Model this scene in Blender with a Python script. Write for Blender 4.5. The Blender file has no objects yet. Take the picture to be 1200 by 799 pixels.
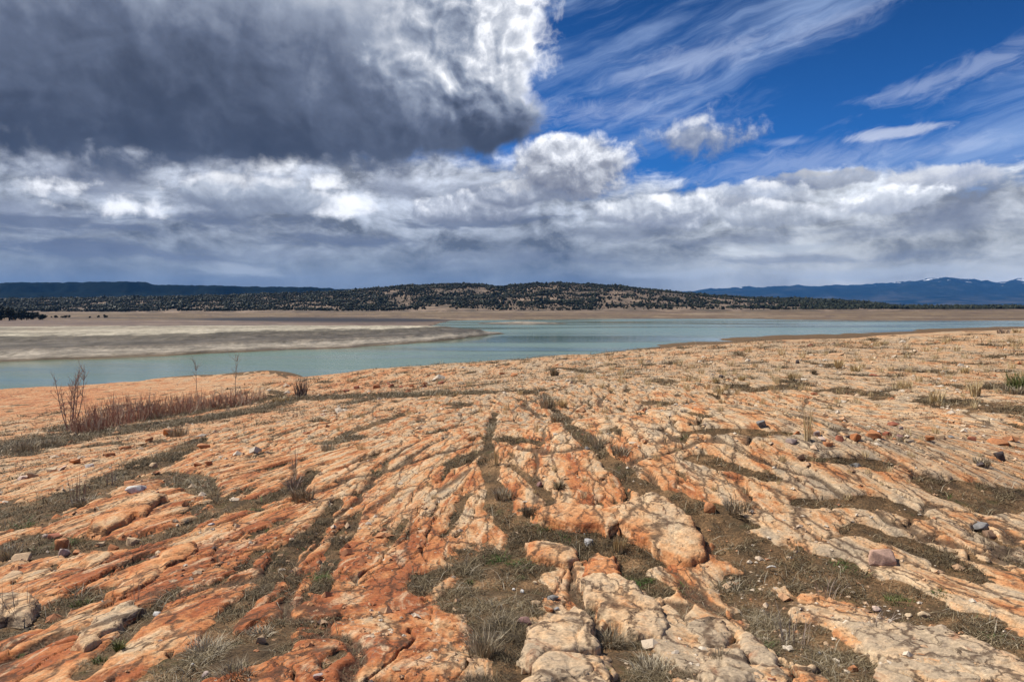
import bpy, bmesh, math, random
import numpy as np
from mathutils import Vector

random.seed(7)
RNG = np.random.default_rng(11)
scene = bpy.context.scene
COL = scene.collection
R = math.radians

# ------------------------------------------------------------------ camera facts
F = 850.0                      # focal length in photograph pixels (1200 wide)
EYE = 1.65
PITCH = math.atan((399.5 - 360.0) / F)
WATER = -9.35
cp, sp = math.cos(PITCH), math.sin(PITCH)

def ray(px, py):
    """direction through a photograph point, scaled so that Y = 1"""
    x = (np.asarray(px, float) - 600.0) / F
    y = -(np.asarray(py, float) - 399.5) / F
    dy = cp + y * sp
    dz = -sp + y * cp
    return x / dy, dz / dy

def at(px, py, Y):
    rx, rz = ray(px, py)
    return np.array([rx * Y, Y * np.ones_like(rx), EYE + rz * Y])

def to_px(X, Y, Z):
    dz = Z - EYE
    depth = Y * cp - dz * sp
    up = Y * sp + dz * cp
    depth = np.where(depth < 0.2, 0.2, depth)
    return 600 + F * X / depth, 399.5 - F * up / depth

# ------------------------------------------------------------------ noise
_p = np.random.default_rng(3).permutation(256).astype(np.int32)
_perm = np.concatenate([_p, _p, _p])
_ang = np.random.default_rng(4).random(256) * 2 * np.pi
_gx, _gy = np.cos(_ang).astype(np.float32), np.sin(_ang).astype(np.float32)

def perlin(x, y, seed=0):
    x = np.asarray(x, np.float64) + seed * 17.31
    y = np.asarray(y, np.float64) - seed * 9.77
    xf, yf = np.floor(x), np.floor(y)
    ix, iy = xf.astype(np.int64) & 255, yf.astype(np.int64) & 255
    fx, fy = (x - xf).astype(np.float32), (y - yf).astype(np.float32)
    u = fx * fx * fx * (fx * (fx * 6 - 15) + 10)
    v = fy * fy * fy * (fy * (fy * 6 - 15) + 10)
    a, b = _perm[ix], _perm[ix + 1]
    def g(h, dx, dy):
        return _gx[h] * dx + _gy[h] * dy
    n00 = g(_perm[a + iy], fx, fy); n10 = g(_perm[b + iy], fx - 1, fy)
    n01 = g(_perm[a + iy + 1], fx, fy - 1); n11 = g(_perm[b + iy + 1], fx - 1, fy - 1)
    n0 = n00 + u * (n10 - n00); n1 = n01 + u * (n11 - n01)
    return (n0 + v * (n1 - n0)) * 1.45

def fbm(x, y, octv, seed=0, gain=0.5, wl=None, sp_=None):
    """wl: wavelength of the first octave in metres, sp_: mesh spacing; octaves finer than the mesh fade out"""
    s = 0.0; a = 1.0; f = 1.0
    for i in range(octv):
        w = a
        if wl is not None:
            w = a * np.clip((wl / f) / (2.2 * sp_) - 0.6, 0, 1)
        s = s + w * perlin(x * f, y * f, seed + i * 3)
        a *= gain; f *= 2.03
    return s

def sstep(a, b, x):
    t = np.clip((x - a) / (b - a), 0, 1)
    return t * t * (3 - 2 * t)

def worley(x, y, seed=0):
    xf, yf = np.floor(x), np.floor(y)
    f1 = np.full(x.shape, 9.0, np.float32); f2 = f1.copy()
    cid = np.zeros(x.shape, np.int32); rx = np.zeros(x.shape, np.float32); ry = rx.copy()
    rr = np.random.default_rng(50 + seed)
    jx = rr.random(256).astype(np.float32); jy = rr.random(256).astype(np.float32)
    for i in (-1, 0, 1):
        for j in (-1, 0, 1):
            cx, cy = xf + i, yf + j
            h = _perm[_perm[cx.astype(np.int64) & 255] + (cy.astype(np.int64) & 255)]
            dx = (cx + jx[h] - x).astype(np.float32); dy = (cy + jy[h] - y).astype(np.float32)
            d = np.sqrt(dx * dx + dy * dy)
            closer = d < f1
            f2 = np.where(closer, f1, np.minimum(f2, d))
            cid = np.where(closer, h, cid); rx = np.where(closer, dx, rx); ry = np.where(closer, dy, ry)
            f1 = np.where(closer, d, f1)
    return f1, f2, cid, rx, ry

# ------------------------------------------------------------------ near terrain: smooth base through control points
_ctrl = []
for px, py, d in [
    (600, 799, 3.5), (0, 799, 3.35), (1200, 799, 3.5), (0, 700, 5.2), (0, 600, 9.0), (0, 540, 18), (85, 505, 35),
    (0, 470, 76), (0, 457, 97), (200, 447, 103), (330, 436, 117), (235, 478, 45), (300, 500, 17), (300, 600, 7.2),
    (400, 437, 60), (560, 424.5, 60), (740, 412.5, 60), (870, 403.5, 62), (1000, 397, 65), (1190, 387, 70),
    (600, 600, 6.6), (600, 500, 13), (600, 450, 26), (600, 435, 42), (900, 500, 12.0), (900, 450, 20), (1190, 450, 19),
    (1190, 500, 11), (1190, 600, 6), (900, 600, 6.2), (1100, 410, 38), (850, 420, 38), (300, 700, 4.7), (900, 700, 4.3),
    (200, 520, 19), (450, 470, 22)]:
    p = at(px, py, d); _ctrl.append((p[0], p[1], p[2]))
_ctrl += [(-5, 112, -10.6), (-30, 118, -10.6), (20, 125, -11), (60, 132, -9.6), (95, 140, -8.6), (-150, 100, -11), (-90, 130, -12), (-40, 135, -12),
          (0, 150, -12), (10, 185, -10.6), (30, 240, -12), (80, 330, -12), (160, 400, -12), (30, 183, -9.5), (51, 217, -9.1),
          (77, 253, -9.0), (107, 277, -9.0), (135, 290, -9.0), (189, 324, -8.8), (50, 165, -8.7), (36, 183, -9.0), (90, 205, -8.5), (140, 240, -8.1), (80, 280, -10.5), (120, 310, -10.6), (52, 240, -10.6), (220, 260, -6),
          (0, -20, .6), (-25, -20, -1.2), (25, -20, 1.2), (-60, 0, -5.5), (60, 0, 1.5), (0, -150, 2), (-150, -100, -8), (150, -100, 4), (200, 100, -1),
          (-60, 40, -6.9), (0, 0.5, 0.02), (-3, 0, -.05), (3, 0, .02)]
_ctrl = np.array(_ctrl)
_S = 30.0
def _rb(r2):
    return np.sqrt(r2 + 36.0)          # multiquadric
_n = len(_ctrl)
_d2 = ((_ctrl[:, None, :2] - _ctrl[None, :, :2]) ** 2).sum(-1)
_A = np.zeros((_n + 3, _n + 3)); _A[:_n, :_n] = _rb(_d2) + np.eye(_n) * 0.002
_A[:_n, _n] = 1; _A[:_n, _n + 1:] = _ctrl[:, :2]; _A[_n:, :_n] = _A[:_n, _n:].T
_w = np.linalg.solve(_A, np.concatenate([_ctrl[:, 2], np.zeros(3)]))

def base_z(X, Y):
    X = np.asarray(X, float); Y = np.asarray(Y, float)
    z = _w[_n] + _w[_n + 1] * X + _w[_n + 2] * Y
    for k in range(_n):
        z = z + _w[k] * _rb((X - _ctrl[k, 0]) ** 2 + (Y - _ctrl[k, 1]) ** 2)
    return z

def on_ground(px, py, dmax=140.0):
    """where the sight line through a photograph point meets the smooth ground"""
    rx, rz = ray(px, py)
    ds = np.exp(np.linspace(math.log(1.2), math.log(dmax), 500))
    diff = EYE + rz * ds - base_z(rx * ds, ds)
    k = np.argmax(diff < 0)
    if diff[k] >= 0: k = len(ds) - 1
    a, b = ds[max(k - 1, 0)], ds[k]
    for _ in range(20):
        m = .5 * (a + b)
        if EYE + rz * m - base_z(rx * m, m) < 0: b = m
        else: a = m
    return float(rx * b), float(b)

# ------------------------------------------------------------------ where soil lies between the slabs (photograph points, half width)
SOIL = [
    [(615, 825, 60), (605, 760, 62), (585, 710, 85), (590, 670, 85), (630, 648, 60), (610, 622, 40), (588, 600, 22), (577, 560, 17), (572, 520, 9), (580, 485, 5)],
    [(640, 604, 14), (645, 585, 10), (622, 562, 10), (600, 545, 8)],
    [(645, 655, 40), (700, 632, 35), (735, 650, 22), (745, 680, 22), (770, 690, 30)],
    [(640, 462, 5), (650, 480, 9), (668, 500, 11), (695, 520, 16), (720, 543, 20), (748, 568, 30), (795, 595, 38), (835, 620, 50), (880, 645, 60), (945, 670, 75), (1040, 700, 62), (1130, 738, 48), (1230, 775, 40)],
    [(790, 640, 30), (760, 655, 25)],
    [(870, 700, 55), (930, 740, 50), (985, 780, 48), (1020, 825, 50)],
    [(725, 742, 24), (745, 775, 40), (745, 815, 45)],
    [(1000, 622, 25), (1060, 636, 26), (1110, 657, 22), (1150, 680, 12)],
    [(800, 507, 16), (870, 507, 26), (920, 509, 26)], [(808, 485, 10), (830, 490, 14)], [(820, 538, 26), (870, 552, 26), (905, 562, 18)],
    [(950, 540, 20), (1040, 546, 34)], [(1080, 563, 20), (1110, 571, 34), (1170, 586, 50), (1230, 592, 40)], [(820, 597, 20), (880, 617, 22)],
    [(940, 590, 18), (1035, 592, 26), (1085, 610, 14)], [(1085, 470, 24), (1130, 475, 34), (1200, 482, 40)], [(985, 458, 18), (1030, 463, 24)],
    [(1160, 452, 14), (1220, 458, 20)], [(880, 457, 16), (930, 455, 12)],
    [(-40, 535, 40), (40, 520, 40), (110, 508, 30), (190, 498, 22), (240, 490, 20), (300, 480, 18), (345, 466, 16)],
    [(340, 466, 16), (430, 465, 16), (520, 461, 14), (600, 459, 8)], [(60, 505, 14), (190, 487, 14), (290, 470, 12), (330, 462, 10)],
    [(-40, 610, 60), (30, 600, 50), (90, 585, 38), (140, 560, 28), (190, 540, 24), (235, 517, 16)],
    [(-30, 670, 40), (40, 640, 42), (100, 640, 30), (150, 640, 25), (200, 625, 22), (255, 600, 14)],
    [(-20, 745, 30), (40, 728, 28), (90, 705, 17), (150, 688, 10)],
    [(95, 790, 14), (135, 755, 12), (180, 715, 11), (210, 690, 7)],
    [(190, 825, 50), (225, 785, 48), (275, 770, 52), (315, 755, 36), (330, 735, 18)], [(250, 745, 30), (275, 715, 18), (310, 690, 18), (335, 655, 20), (365, 625, 18), (395, 590, 10)],
    [(375, 690, 14), (390, 645, 16), (410, 620, 12), (420, 600, 7)], [(235, 603, 16), (290, 592, 18), (340, 578, 20), (368, 556, 12)],
    [(380, 520, 14), (420, 512, 14)], [(400, 510, 7), (430, 500, 10), (470, 486, 8)], [(490, 685, 20), (520, 670, 14)],
    [(380, 780, 12), (400, 765, 8)], [(455, 640, 6), (475, 610, 6)], [(660, 430, 5), (690, 436, 9)],
    [(590, 515, 22), (625, 517, 16)], [(530, 545, 14), (560, 530, 10)], [(500, 510, 6), (540, 500, 8)],
]
# colour patches: (px, py, rx, ry, amount) on the rust scale: + orange, - pale
RUST = [(120, 760, 220, 90, .55), (330, 720, 140, 130, .5), (180, 650, 160, 60, .45), (260, 560, 160, 40, .25), (470, 700, 70, 50, .5), (440, 770, 80, 40, .35),
        (60, 470, 200, 25, .45), (720, 560, 70, 40, .35), (770, 640, 60, 30, .5), (480, 640, 80, 30, .45), (700, 640, 40, 16, .3), (705, 670, 30, 14, .6), (820, 640, 40, 30, .6),
        (840, 715, 40, 25, .5), (1000, 560, 60, 10, .35), (960, 730, 40, 14, .4), (430, 445, 80, 14, .35), (600, 555, 120, 40, .15), (900, 470, 80, 12, .25), (1160, 440, 60, 10, .25),
        (430, 570, 160, 60, .02), (120, 735, 40, 30, -.6), (660, 770, 70, 40, -.65), (750, 720, 60, 50, -.4), (1080, 640, 160, 40, -.35), (1100, 780, 160, 50, -.35),
        (1000, 450, 300, 50, -.25), (720, 615, 60, 16, -.3), (850, 780, 80, 50, -.45), (980, 520, 140, 20, -.2), (640, 440, 200, 25, -.2), (350, 690, 30, 30, -.1)]

def poly_field(px, py, pts):
    """1 on the centre line, 0 at the half width, negative outside"""
    best = np.full(px.shape, -9.0)
    my = sum(p[1] for p in pts) / len(pts)
    k = 1.5 if my > 640 else (2.3 if my > 560 else 3.6)
    for (x0, y0, w0), (x1, y1, w1) in zip(pts[:-1], pts[1:]):
        dx, dy = x1 - x0, (y1 - y0) * k
        t = np.clip(((px - x0) * dx + (py - y0) * k * dy) / (dx * dx + dy * dy + 1e-6), 0, 1)
        dist = np.hypot(px - x0 - t * dx, (py - y0) * k - t * dy)
        best = np.maximum(best, 1 - dist / (.74 * (w0 + (w1 - w0) * t)))
    return best

def ground_eval(X, Y, spc=None):
    X = np.asarray(X, float); Y = np.asarray(Y, float)
    r = np.hypot(X, Y)
    if spc is None: spc = 0.0028 * r
    bz = base_z(X, Y)
    px, py = to_px(X, Y, bz)
    front = (Y > 1.0)
    # soil field
    S = np.full(X.shape, -1.0)
    for pts in SOIL:
        xs = [p[0] for p in pts]; ys = [p[1] for p in pts]; ws = max(p[2] for p in pts) * 2.2
        sel = front & (px > min(xs) - ws) & (px < max(xs) + ws) & (py > min(ys) - ws) & (py < max(ys) + ws)
        if sel.any():
            S[sel] = np.maximum(S[sel], np.clip(poly_field(px[sel], py[sel], pts), -1, 1))
    n1 = fbm(X / .55, Y / .75, 5, 1, .55, .55, spc)
    nbig = fbm(X / 2.3 + .3 * Y, Y / 5.5, 4, 2, .5, 2.3, spc)
    far = sstep(9, 30, r)
    # small hollows with soil everywhere, more of them further away
    conv = np.clip((17 - Y) / 17, .38, 1.)
    K = (X - .3) / np.where(Y > 0, conv, 1.) + .25 * fbm(X / 2.2, Y / 4.0, 2, 55)
    n1b = fbm(X / .16, Y / .2, 4, 33, .6, .16, spc)
    hollow = (nbig - .86) * 1.5
    hollow2 = (fbm(K / .48 + .6 * n1, Y / 1.5, 4, 31, .55, .6, spc) - (.60 - .20 * far)) * 1.9
    hollow2 = np.maximum(hollow2, (fbm(X / 1.7, Y / 2.4, 4, 36, .55, 1.4, spc) - .50) * 1.5 - 2 * (1 - sstep(11, 18, r)))
    St = np.maximum(S * .9 + .50 * n1 + .16 * n1b - .05, np.maximum(hollow, hollow2) + .18 * n1 + .12 * n1b)
    shore = sstep(-7.6, -8.6, bz)
    point = sstep(95, 125, Y)
    St = St - 1.2 * shore * (1 - point) + 2 * point
    soil = sstep(-.10, .14, St)
    # rock slabs
    wx = K + .16 * fbm(X / .6, Y / .9, 3, 5, .5, .6, spc); wy = Y + .30 * fbm(X / .9, Y / .9, 3, 6, .5, .9, spc)
    lean = 0.0 * wy
    f1, f2, cid, rx, ry = worley((wx - lean) / .46, wy / .80, 1)
    g1, g2, cid2, _, _ = worley((wx + .1 * wy) / 2.4, wy / 4.2, 2)
    rnd = np.random.default_rng(9).random((4, 256))
    near = 1 - sstep(12, 40, r)
    gap = f2 - f1
    rnd_crack = (rnd[3][cid] > .35)
    crack = (1 - sstep(.015, .05 + .3 * np.clip(spc, 0, .12), gap)) * (rnd_crack * near)
    gap2 = g2 - g1
    crack = np.maximum(crack, (1 - sstep(.012, .05 + .06 * np.clip(spc, 0, .3), gap2)) * .95)
    und = fbm(K / .60, Y / 1.8, 5, 8, .52, .6, spc)
    und2 = fbm(X / 3.5, Y / 6.0, 4, 12, .5, 3.5, spc)
    # thin flaggy layers: stepped lamination
    q = und * 2.6 + und2 * 4 + (K * .7 - Y * .16) * 1.0 + 1.1 * fbm(K / .8, Y / 1.2, 3, 57, .5, .8, spc) + fbm(X / .2, Y / .5, 4, 21, .55, .2, spc) * .55 + .5 * rnd[0][cid] * near
    fr = q - np.floor(q)
    lam = np.floor(q) + sstep(.86, .98, fr)
    q2 = q * 2.7 + .4 * n1
    fr2 = q2 - np.floor(q2)
    lam2 = np.floor(q2) + sstep(.86, .98, fr2)
    laminae = (lam - q) * .008 + (lam2 - q2) * .005
    rough = fbm(X / .16, Y / .22, 4, 15, .55, .16, spc)
    scale = .7 + .7 * sstep(6, 40, r)
    rock = (.005 * und * scale + .016 * und2 * scale + laminae * scale + (rnd[0][cid] - .5) * .014 * near
            + (rx * (rnd[1][cid] - .5) + ry * (rnd[2][cid] - .5)) * .014 * near + (rnd[0][cid2] - .5) * .026 + .007 * rough)
    rock = rock - .035 * crack
    lift = .012 + .018 * (1 - np.exp(-np.clip(-St, 0, 3) * 5.5))
    dirt = -.012 + .016 * fbm(X / .3, Y / .3, 4, 25, .55, .3, spc) + .02 * und
    amp = 1 - .45 * shore
    z = bz + (soil * dirt + (1 - soil) * (rock + lift)) * amp
    z = z + fbm(X / 14, Y / 18, 3, 40) * .35 * sstep(25, 60, r)
    # colours
    rust = np.full(X.shape, .37)
    for cx, cy, ax, ay, am in RUST:
        rust = rust + am * front * np.exp(-((px - cx) / ax) ** 2 - ((py - cy) / ay) ** 2)
    rust = rust - .09 * sstep(620, 1000, px) * front + .08
    rust = .43 + (rust - .43) * .62 + .46 * fbm(K / .46, Y / .85, 6, 61, .62, .4, spc) * 1.0 + .34 * far * fbm(X / 1.9, Y / 3.2, 3, 64, .6, 1.9, spc) + .12 * (rnd[2][cid] - .5) * near + .22 * (fr - .5)
    return z, dict(soil=soil, crack=np.clip(crack * (1 - soil), 0, 1), rust=np.clip(rust, 0, 1), lam=fr, shore=shore, strike=K)

# ------------------------------------------------------------------ mesh helpers
def mesh_from(name, verts, quads=None, tris=None, attrs=None, mats=(), smooth=True, face_mat=None):
    me = bpy.data.meshes.new(name)
    nv = len(verts)
    nq = 0 if quads is None else len(quads); nt = 0 if tris is None else len(tris)
    me.vertices.add(nv); me.vertices.foreach_set('co', np.asarray(verts, np.float32).ravel())
    loops = []; starts = []
    if nq: loops.append(np.asarray(quads, np.int32).ravel()); starts.append(np.arange(nq) * 4)
    if nt: loops.append(np.asarray(tris, np.int32).ravel()); starts.append(nq * 4 + np.arange(nt) * 3)
    lp = np.concatenate(loops); st = np.concatenate(starts)
    me.loops.add(len(lp)); me.loops.foreach_set('vertex_index', lp.astype(np.int32))
    me.polygons.add(nq + nt); me.polygons.foreach_set('loop_start', st.astype(np.int32))
    me.polygons.foreach_set('use_smooth', np.full(nq + nt, smooth))
    for m in mats: me.materials.append(m)
    if face_mat is not None: me.polygons.foreach_set('material_index', np.asarray(face_mat, np.int32))
    if attrs:
        for k, v in attrs.items():
            a = me.attributes.new(k, 'FLOAT', 'POINT'); a.data.foreach_set('value', np.asarray(v, np.float32))
    me.update(calc_edges=True); me.validate()
    return me

def link(name, me, parent=None, **props):
    o = bpy.data.objects.new(name, me); COL.objects.link(o)
    if parent is not None: o.parent = parent
    for k, v in props.items():
        if v is not None: o[k] = v
    return o

def grid_quads(nr, nc):
    i = np.arange(nr - 1)[:, None] * nc + np.arange(nc - 1)[None, :]
    return np.stack([i, i + 1, i + nc + 1, i + nc], -1).reshape(-1, 4)

# ------------------------------------------------------------------ material helpers
def new_mat(name):
    m = bpy.data.materials.new(name); m.use_nodes = True
    nt = m.node_tree; nt.nodes.clear()
    out = nt.nodes.new('ShaderNodeOutputMaterial'); b = nt.nodes.new('ShaderNodeBsdfPrincipled')
    nt.links.new(b.outputs[0], out.inputs[0])
    b.inputs['Specular IOR Level'].default_value = .25
    return m, nt, b

class N:
    """small expression helper: float sockets with arithmetic"""
    def __init__(s, g, sock): s.g = g; s.s = sock
    def _m(s, op, *o):
        n = s.g.nt.nodes.new('ShaderNodeMath'); n.operation = op
        for i, v in enumerate((s,) + o):
            if isinstance(v, N): s.g.nt.links.new(v.s, n.inputs[i])
            else: n.inputs[i].default_value = float(v)
        return N(s.g, n.outputs[0])
    def __add__(s, o): return s._m('ADD', o)
    __radd__ = __add__
    def __sub__(s, o): return s._m('SUBTRACT', o)
    def __rsub__(s, o): return (s * -1) + o
    def __mul__(s, o): return s._m('MULTIPLY', o)
    __rmul__ = __mul__
    def __truediv__(s, o): return s._m('DIVIDE', o)
    def __neg__(s): return s * -1
    def max(s, o): return s._m('MAXIMUM', o)
    def min(s, o): return s._m('MINIMUM', o)
    def pow(s, o): return s._m('POWER', o)
    def abs(s): return s._m('ABSOLUTE')
    def sqrt(s): return s._m('SQRT')
    def smax(s, o, k=.1): return s._m('SMOOTH_MAX', o, k)
    def step(s, a, b, lo=0., hi=1.):
        n = s.g.nt.nodes.new('ShaderNodeMapRange'); n.interpolation_type = 'SMOOTHSTEP'
        s.g.nt.links.new(s.s, n.inputs[0])
        for i, v in zip((1, 2, 3, 4), (a, b, lo, hi)):
            n.inputs[i].default_value = v
        return N(s.g, n.outputs[0])
    def lin(s, a, b, lo=0., hi=1.):
        n = s.g.nt.nodes.new('ShaderNodeMapRange'); n.clamp = True
        s.g.nt.links.new(s.s, n.inputs[0])
        for i, v in zip((1, 2, 3, 4), (a, b, lo, hi)):
            n.inputs[i].default_value = v
        return N(s.g, n.outputs[0])

class G:
    def __init__(s, nt): s.nt = nt
    def val(s, v):
        n = s.nt.nodes.new('ShaderNodeValue'); n.outputs[0].default_value = v; return N(s, n.outputs[0])
    def attr(s, name):
        n = s.nt.nodes.new('ShaderNodeAttribute'); n.attribute_name = name; return N(s, n.outputs['Fac'])
    def xyz(s, x, y, z):
        n = s.nt.nodes.new('ShaderNodeCombineXYZ')
        for i, v in enumerate((x, y, z)):
            if isinstance(v, N): s.nt.links.new(v.s, n.inputs[i])
            else: n.inputs[i].default_value = v
        return n.outputs[0]
    def split(s, vec):
        n = s.nt.nodes.new('ShaderNodeSeparateXYZ'); s.nt.links.new(vec, n.inputs[0])
        return [N(s, o) for o in n.outputs]
    def obj_pos(s):
        return s.nt.nodes.new('ShaderNodeTexCoord').outputs['Object']
    def world_pos(s):
        return s.nt.nodes.new('ShaderNodeNewGeometry').outputs['Position']
    def noise(s, vec, scale=1., detail=4., rough=.5, dist=0., kind='FBM', lac=2.0):
        n = s.nt.nodes.new('ShaderNodeTexNoise'); n.noise_dimensions = '3D'; n.noise_type = kind
        s.nt.links.new(vec, n.inputs['Vector'])
        n.inputs['Scale'].default_value = scale; n.inputs['Detail'].default_value = detail
        n.inputs['Roughness'].default_value = rough; n.inputs['Distortion'].default_value = dist
        n.inputs['Lacunarity'].default_value = lac
        return N(s, n.outputs['Fac'])
    def voro(s, vec, scale=1., feature='F1'):
        n = s.nt.nodes.new('ShaderNodeTexVoronoi'); n.feature = feature
        s.nt.links.new(vec, n.inputs['Vector']); n.inputs['Scale'].default_value = scale
        return N(s, n.outputs['Distance'])
    def mix(s, f, a, b):
        n = s.nt.nodes.new('ShaderNodeMix'); n.data_type = 'RGBA'; n.clamp_factor = True
        ins = [i for i in n.inputs if i.enabled] 
        fac = n.inputs[0]; A = n.inputs[6]; B = n.inputs[7]
        if isinstance(f, N): s.nt.links.new(f.s, fac)
        else: fac.default_value = f
        for sock, v in ((A, a), (B, b)):
            if isinstance(v, tuple): sock.default_value = (*v, 1)
            else: s.nt.links.new(v, sock)
        return n.outputs[2]
    def ramp(s, f, stops):
        n = s.nt.nodes.new('ShaderNodeValToRGB'); cr = n.color_ramp
        while len(cr.elements) < len(stops): cr.elements.new(.5)
        for e, (p, c) in zip(cr.elements, stops): e.position = p; e.color = (*c, 1)
        s.nt.links.new(f.s, n.inputs[0]); return n.outputs[0]
    def mul(s, col, f):
        n = s.nt.nodes.new('ShaderNodeVectorMath'); n.operation = 'MULTIPLY'
        s.nt.links.new(col, n.inputs[0])
        if isinstance(f, tuple): n.inputs[1].default_value = f
        elif isinstance(f, N):
            c = s.xyz(f, f, f); s.nt.links.new(c, n.inputs[1])
        else: s.nt.links.new(f, n.inputs[1])
        return n.outputs[0]
    def bump(s, h, strength=.5, dist=.01, normal=None):
        n = s.nt.nodes.new('ShaderNodeBump'); s.nt.links.new(h.s, n.inputs['Height'])
        n.inputs['Strength'].default_value = strength; n.inputs['Distance'].default_value = dist
        if normal is not None: s.nt.links.new(normal, n.inputs['Normal'])
        return n.outputs[0]

# ---- rock pavement
def rock_colour(g, pos, rust):
    x, y, z = g.split(pos)
    x0_ = x; x = g.attr('strike')
    lam = g.noise(g.xyz(x * 1.2, y * .62, z * 11), 3.6, 7, .66, .5)
    fine = g.noise(pos, 38, 5, .7)
    mid = g.noise(pos, 6.5, 5, .6, .4)
    f = rust + (lam - .5) * .85 + (mid - .5) * .60
    c = g.ramp(f, [(.02, (.43, .325, .215)), (.25, (.585, .40, .235)), (.42, (.60, .36, .185)), (.58, (.585, .285, .125)), (.76, (.52, .205, .077)), (1., (.35, .11, .042))])
    # pale weathering crust and grey lichen on the top of the beds
    crust = g.noise(g.xyz(x, y * .45, z + 4.), 5.0, 6, .65, .8)
    c = g.mix(crust.step(.53, .66) * .65, c, (.71, .53, .33))
    lich = g.noise(g.xyz(x, y, z + 9.), 23, 5, .75)
    c = g.mix(lich.step(.55, .65) * .65, c, (.21, .155, .115))
    iron = g.noise(g.xyz(x * 1.3, y * .5, z + 14.), 4.3, 6, .65, 1.2)
    c = g.mix(iron.step(.56, .68) * .65, c, (.31, .115, .05))
    c = g.mul(c, fine.lin(.28, .72, .58, 1.30))
    # hairline joints along and across the beds
    wx = (mid - .5) * .5; wy = (lam - .5) * .5
    e1 = g.voro(g.xyz(x * 2.2 + wx, y * 1.2 + wy, z), 1., 'DISTANCE_TO_EDGE'); e2 = g.voro(g.xyz(x * 7. + wx * 3., y * 4.0 + wy * 3., z), 1., 'DISTANCE_TO_EDGE')
    brk = g.noise(g.xyz(x, y, z + 20.), 1.7, 3, .6)
    joint = e1.lin(.010, .045, 1., 0.).max(e2.lin(.012, .065, 1., 0.) * brk.step(.44, .56))
    c = g.mix(joint * (lich + .35).min(1.) * .95, c, (.07, .040, .025))
    return c, fine, mid, lam - joint * .55

def make_rock_mat():
    m, nt, b = new_mat('sandstone_pavement'); g = G(nt)
    pos = g.world_pos()
    c, fine, mid, lam = rock_colour(g, pos, g.attr('rust'))
    soil, crack = g.attr('soil'), g.attr('crack')
    x, y, z = g.split(pos)
    grit = g.noise(pos, 60, 4, .75); patch = g.noise(pos, 2.6, 5, .6, .5)
    dirt = g.ramp(patch + (grit - .5) * .5, [(.25, (.055, .038, .022)), (.47, (.105, .066, .034)), (.60, (.19, .11, .052)), (.78, (.40, .24, .12))])
    moss = g.noise(g.xyz(x, y, z + 3.), 5, 5, .65)
    dirt = g.mix(moss.step(.57, .68) * .6, dirt, (.065, .062, .022))
    dirt = g.mul(dirt, grit.lin(.3, .7, .6, 1.35))
    edge = soil + (mid - .5) * .35 + (grit - .5) * .25
    c = g.mix(crack.step(.25, .8) * .8, c, (.085, .055, .035))
    c = g.mix(edge.step(.38, .60), c, dirt)
    nt.links.new(c, b.inputs['Base Color']); b.inputs['Roughness'].default_value = .9
    b.inputs['Specular IOR Level'].default_value = .15
    pits = g.voro(pos, 26).step(.0, .35)
    h = fine * .55 + mid * .35 + lam * .32 + grit * .45 + pits * .25
    nt.links.new(g.bump(h, .9, .017), b.inputs['Normal'])
    return m
ROCK = make_rock_mat()

def make_slab_mat():
    m, nt, b = new_mat('sandstone_block'); g = G(nt)
    pos = g.world_pos()
    c, fine, mid, lam = rock_colour(g, pos, g.attr('rust'))
    nt.links.new(c, b.inputs['Base Color']); b.inputs['Roughness'].default_value = .9
    b.inputs['Specular IOR Level'].default_value = .15
    pits = g.voro(pos, 26).step(.0, .35)
    h = fine * .55 + mid * .35 + lam * .35 + pits * .3
    nt.links.new(g.bump(h, .9, .017), b.inputs['Normal'])
    return m
SLAB = make_slab_mat()

_stone = {}
def stone_mat(name, col, spread=.35):
    if name in _stone: return _stone[name]
    m, nt, b = new_mat('stone_' + name); g = G(nt)
    oi = nt.nodes.new('ShaderNodeObjectInfo')
    pos = g.obj_pos(); x, y, z = g.split(pos)
    n1 = g.noise(g.xyz(x + N(g, oi.outputs['Random']) * 7., y, z), 14, 5, .65, .5); n2 = g.noise(pos, 70, 4, .7)
    lo = tuple(v * (1 - spread) for v in col); hi = tuple(min(.8, v * (1 + spread)) for v in col)
    c = g.ramp(n1, [(.3, lo), (.5, col), (.72, hi)])
    c = g.mul(c, n2.lin(.3, .7, .75, 1.2))
    nt.links.new(c, b.inputs['Base Color']); b.inputs['Roughness'].default_value = .85
    nt.links.new(g.bump(n1 * .8 + n2 * .4, .6, .012), b.inputs['Normal'])
    _stone[name] = m; return m

def blade_mat(name, stops, rough=.8):
    m, nt, b = new_mat(name); g = G(nt)
    c = g.ramp(g.attr('tint'), stops)
    nt.links.new(c, b.inputs['Base Color']); b.inputs['Roughness'].default_value = rough
    return m
GRASS = blade_mat('withered_grass', [(.0, (.05, .038, .024)), (.3, (.115, .082, .042)), (.55, (.23, .175, .095)), (.8, (.36, .28, .165)), (.9, (.42, .36, .26)), (.93, (.055, .11, .02)), (1., (.08, .16, .03))])
STRAW = blade_mat('straw_grass', [(.0, (.36, .25, .11)), (.5, (.64, .48, .25)), (1., (.78, .66, .43))])
GREY = blade_mat('grey_grass', [(.0, (.13, .10, .06)), (.5, (.37, .30, .20)), (1., (.60, .51, .36))])
TWIG = blade_mat('bare_twigs', [(.0, (.09, .065, .05)), (.5, (.22, .15, .115)), (1., (.46, .38, .30))])
RED = blade_mat('willow_stems', [(.0, (.14, .08, .06)), (.3, (.36, .16, .105)), (.55, (.47, .235, .16)), (.74, (.50, .36, .25)), (1., (.66, .56, .42))])
GREEN = blade_mat('green_shoots', [(.0, (.05, .07, .02)), (.6, (.11, .15, .035)), (1., (.28, .26, .10))])
BARK, _nt, _b = new_mat('sapling_bark'); _g = G(_nt)
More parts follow.
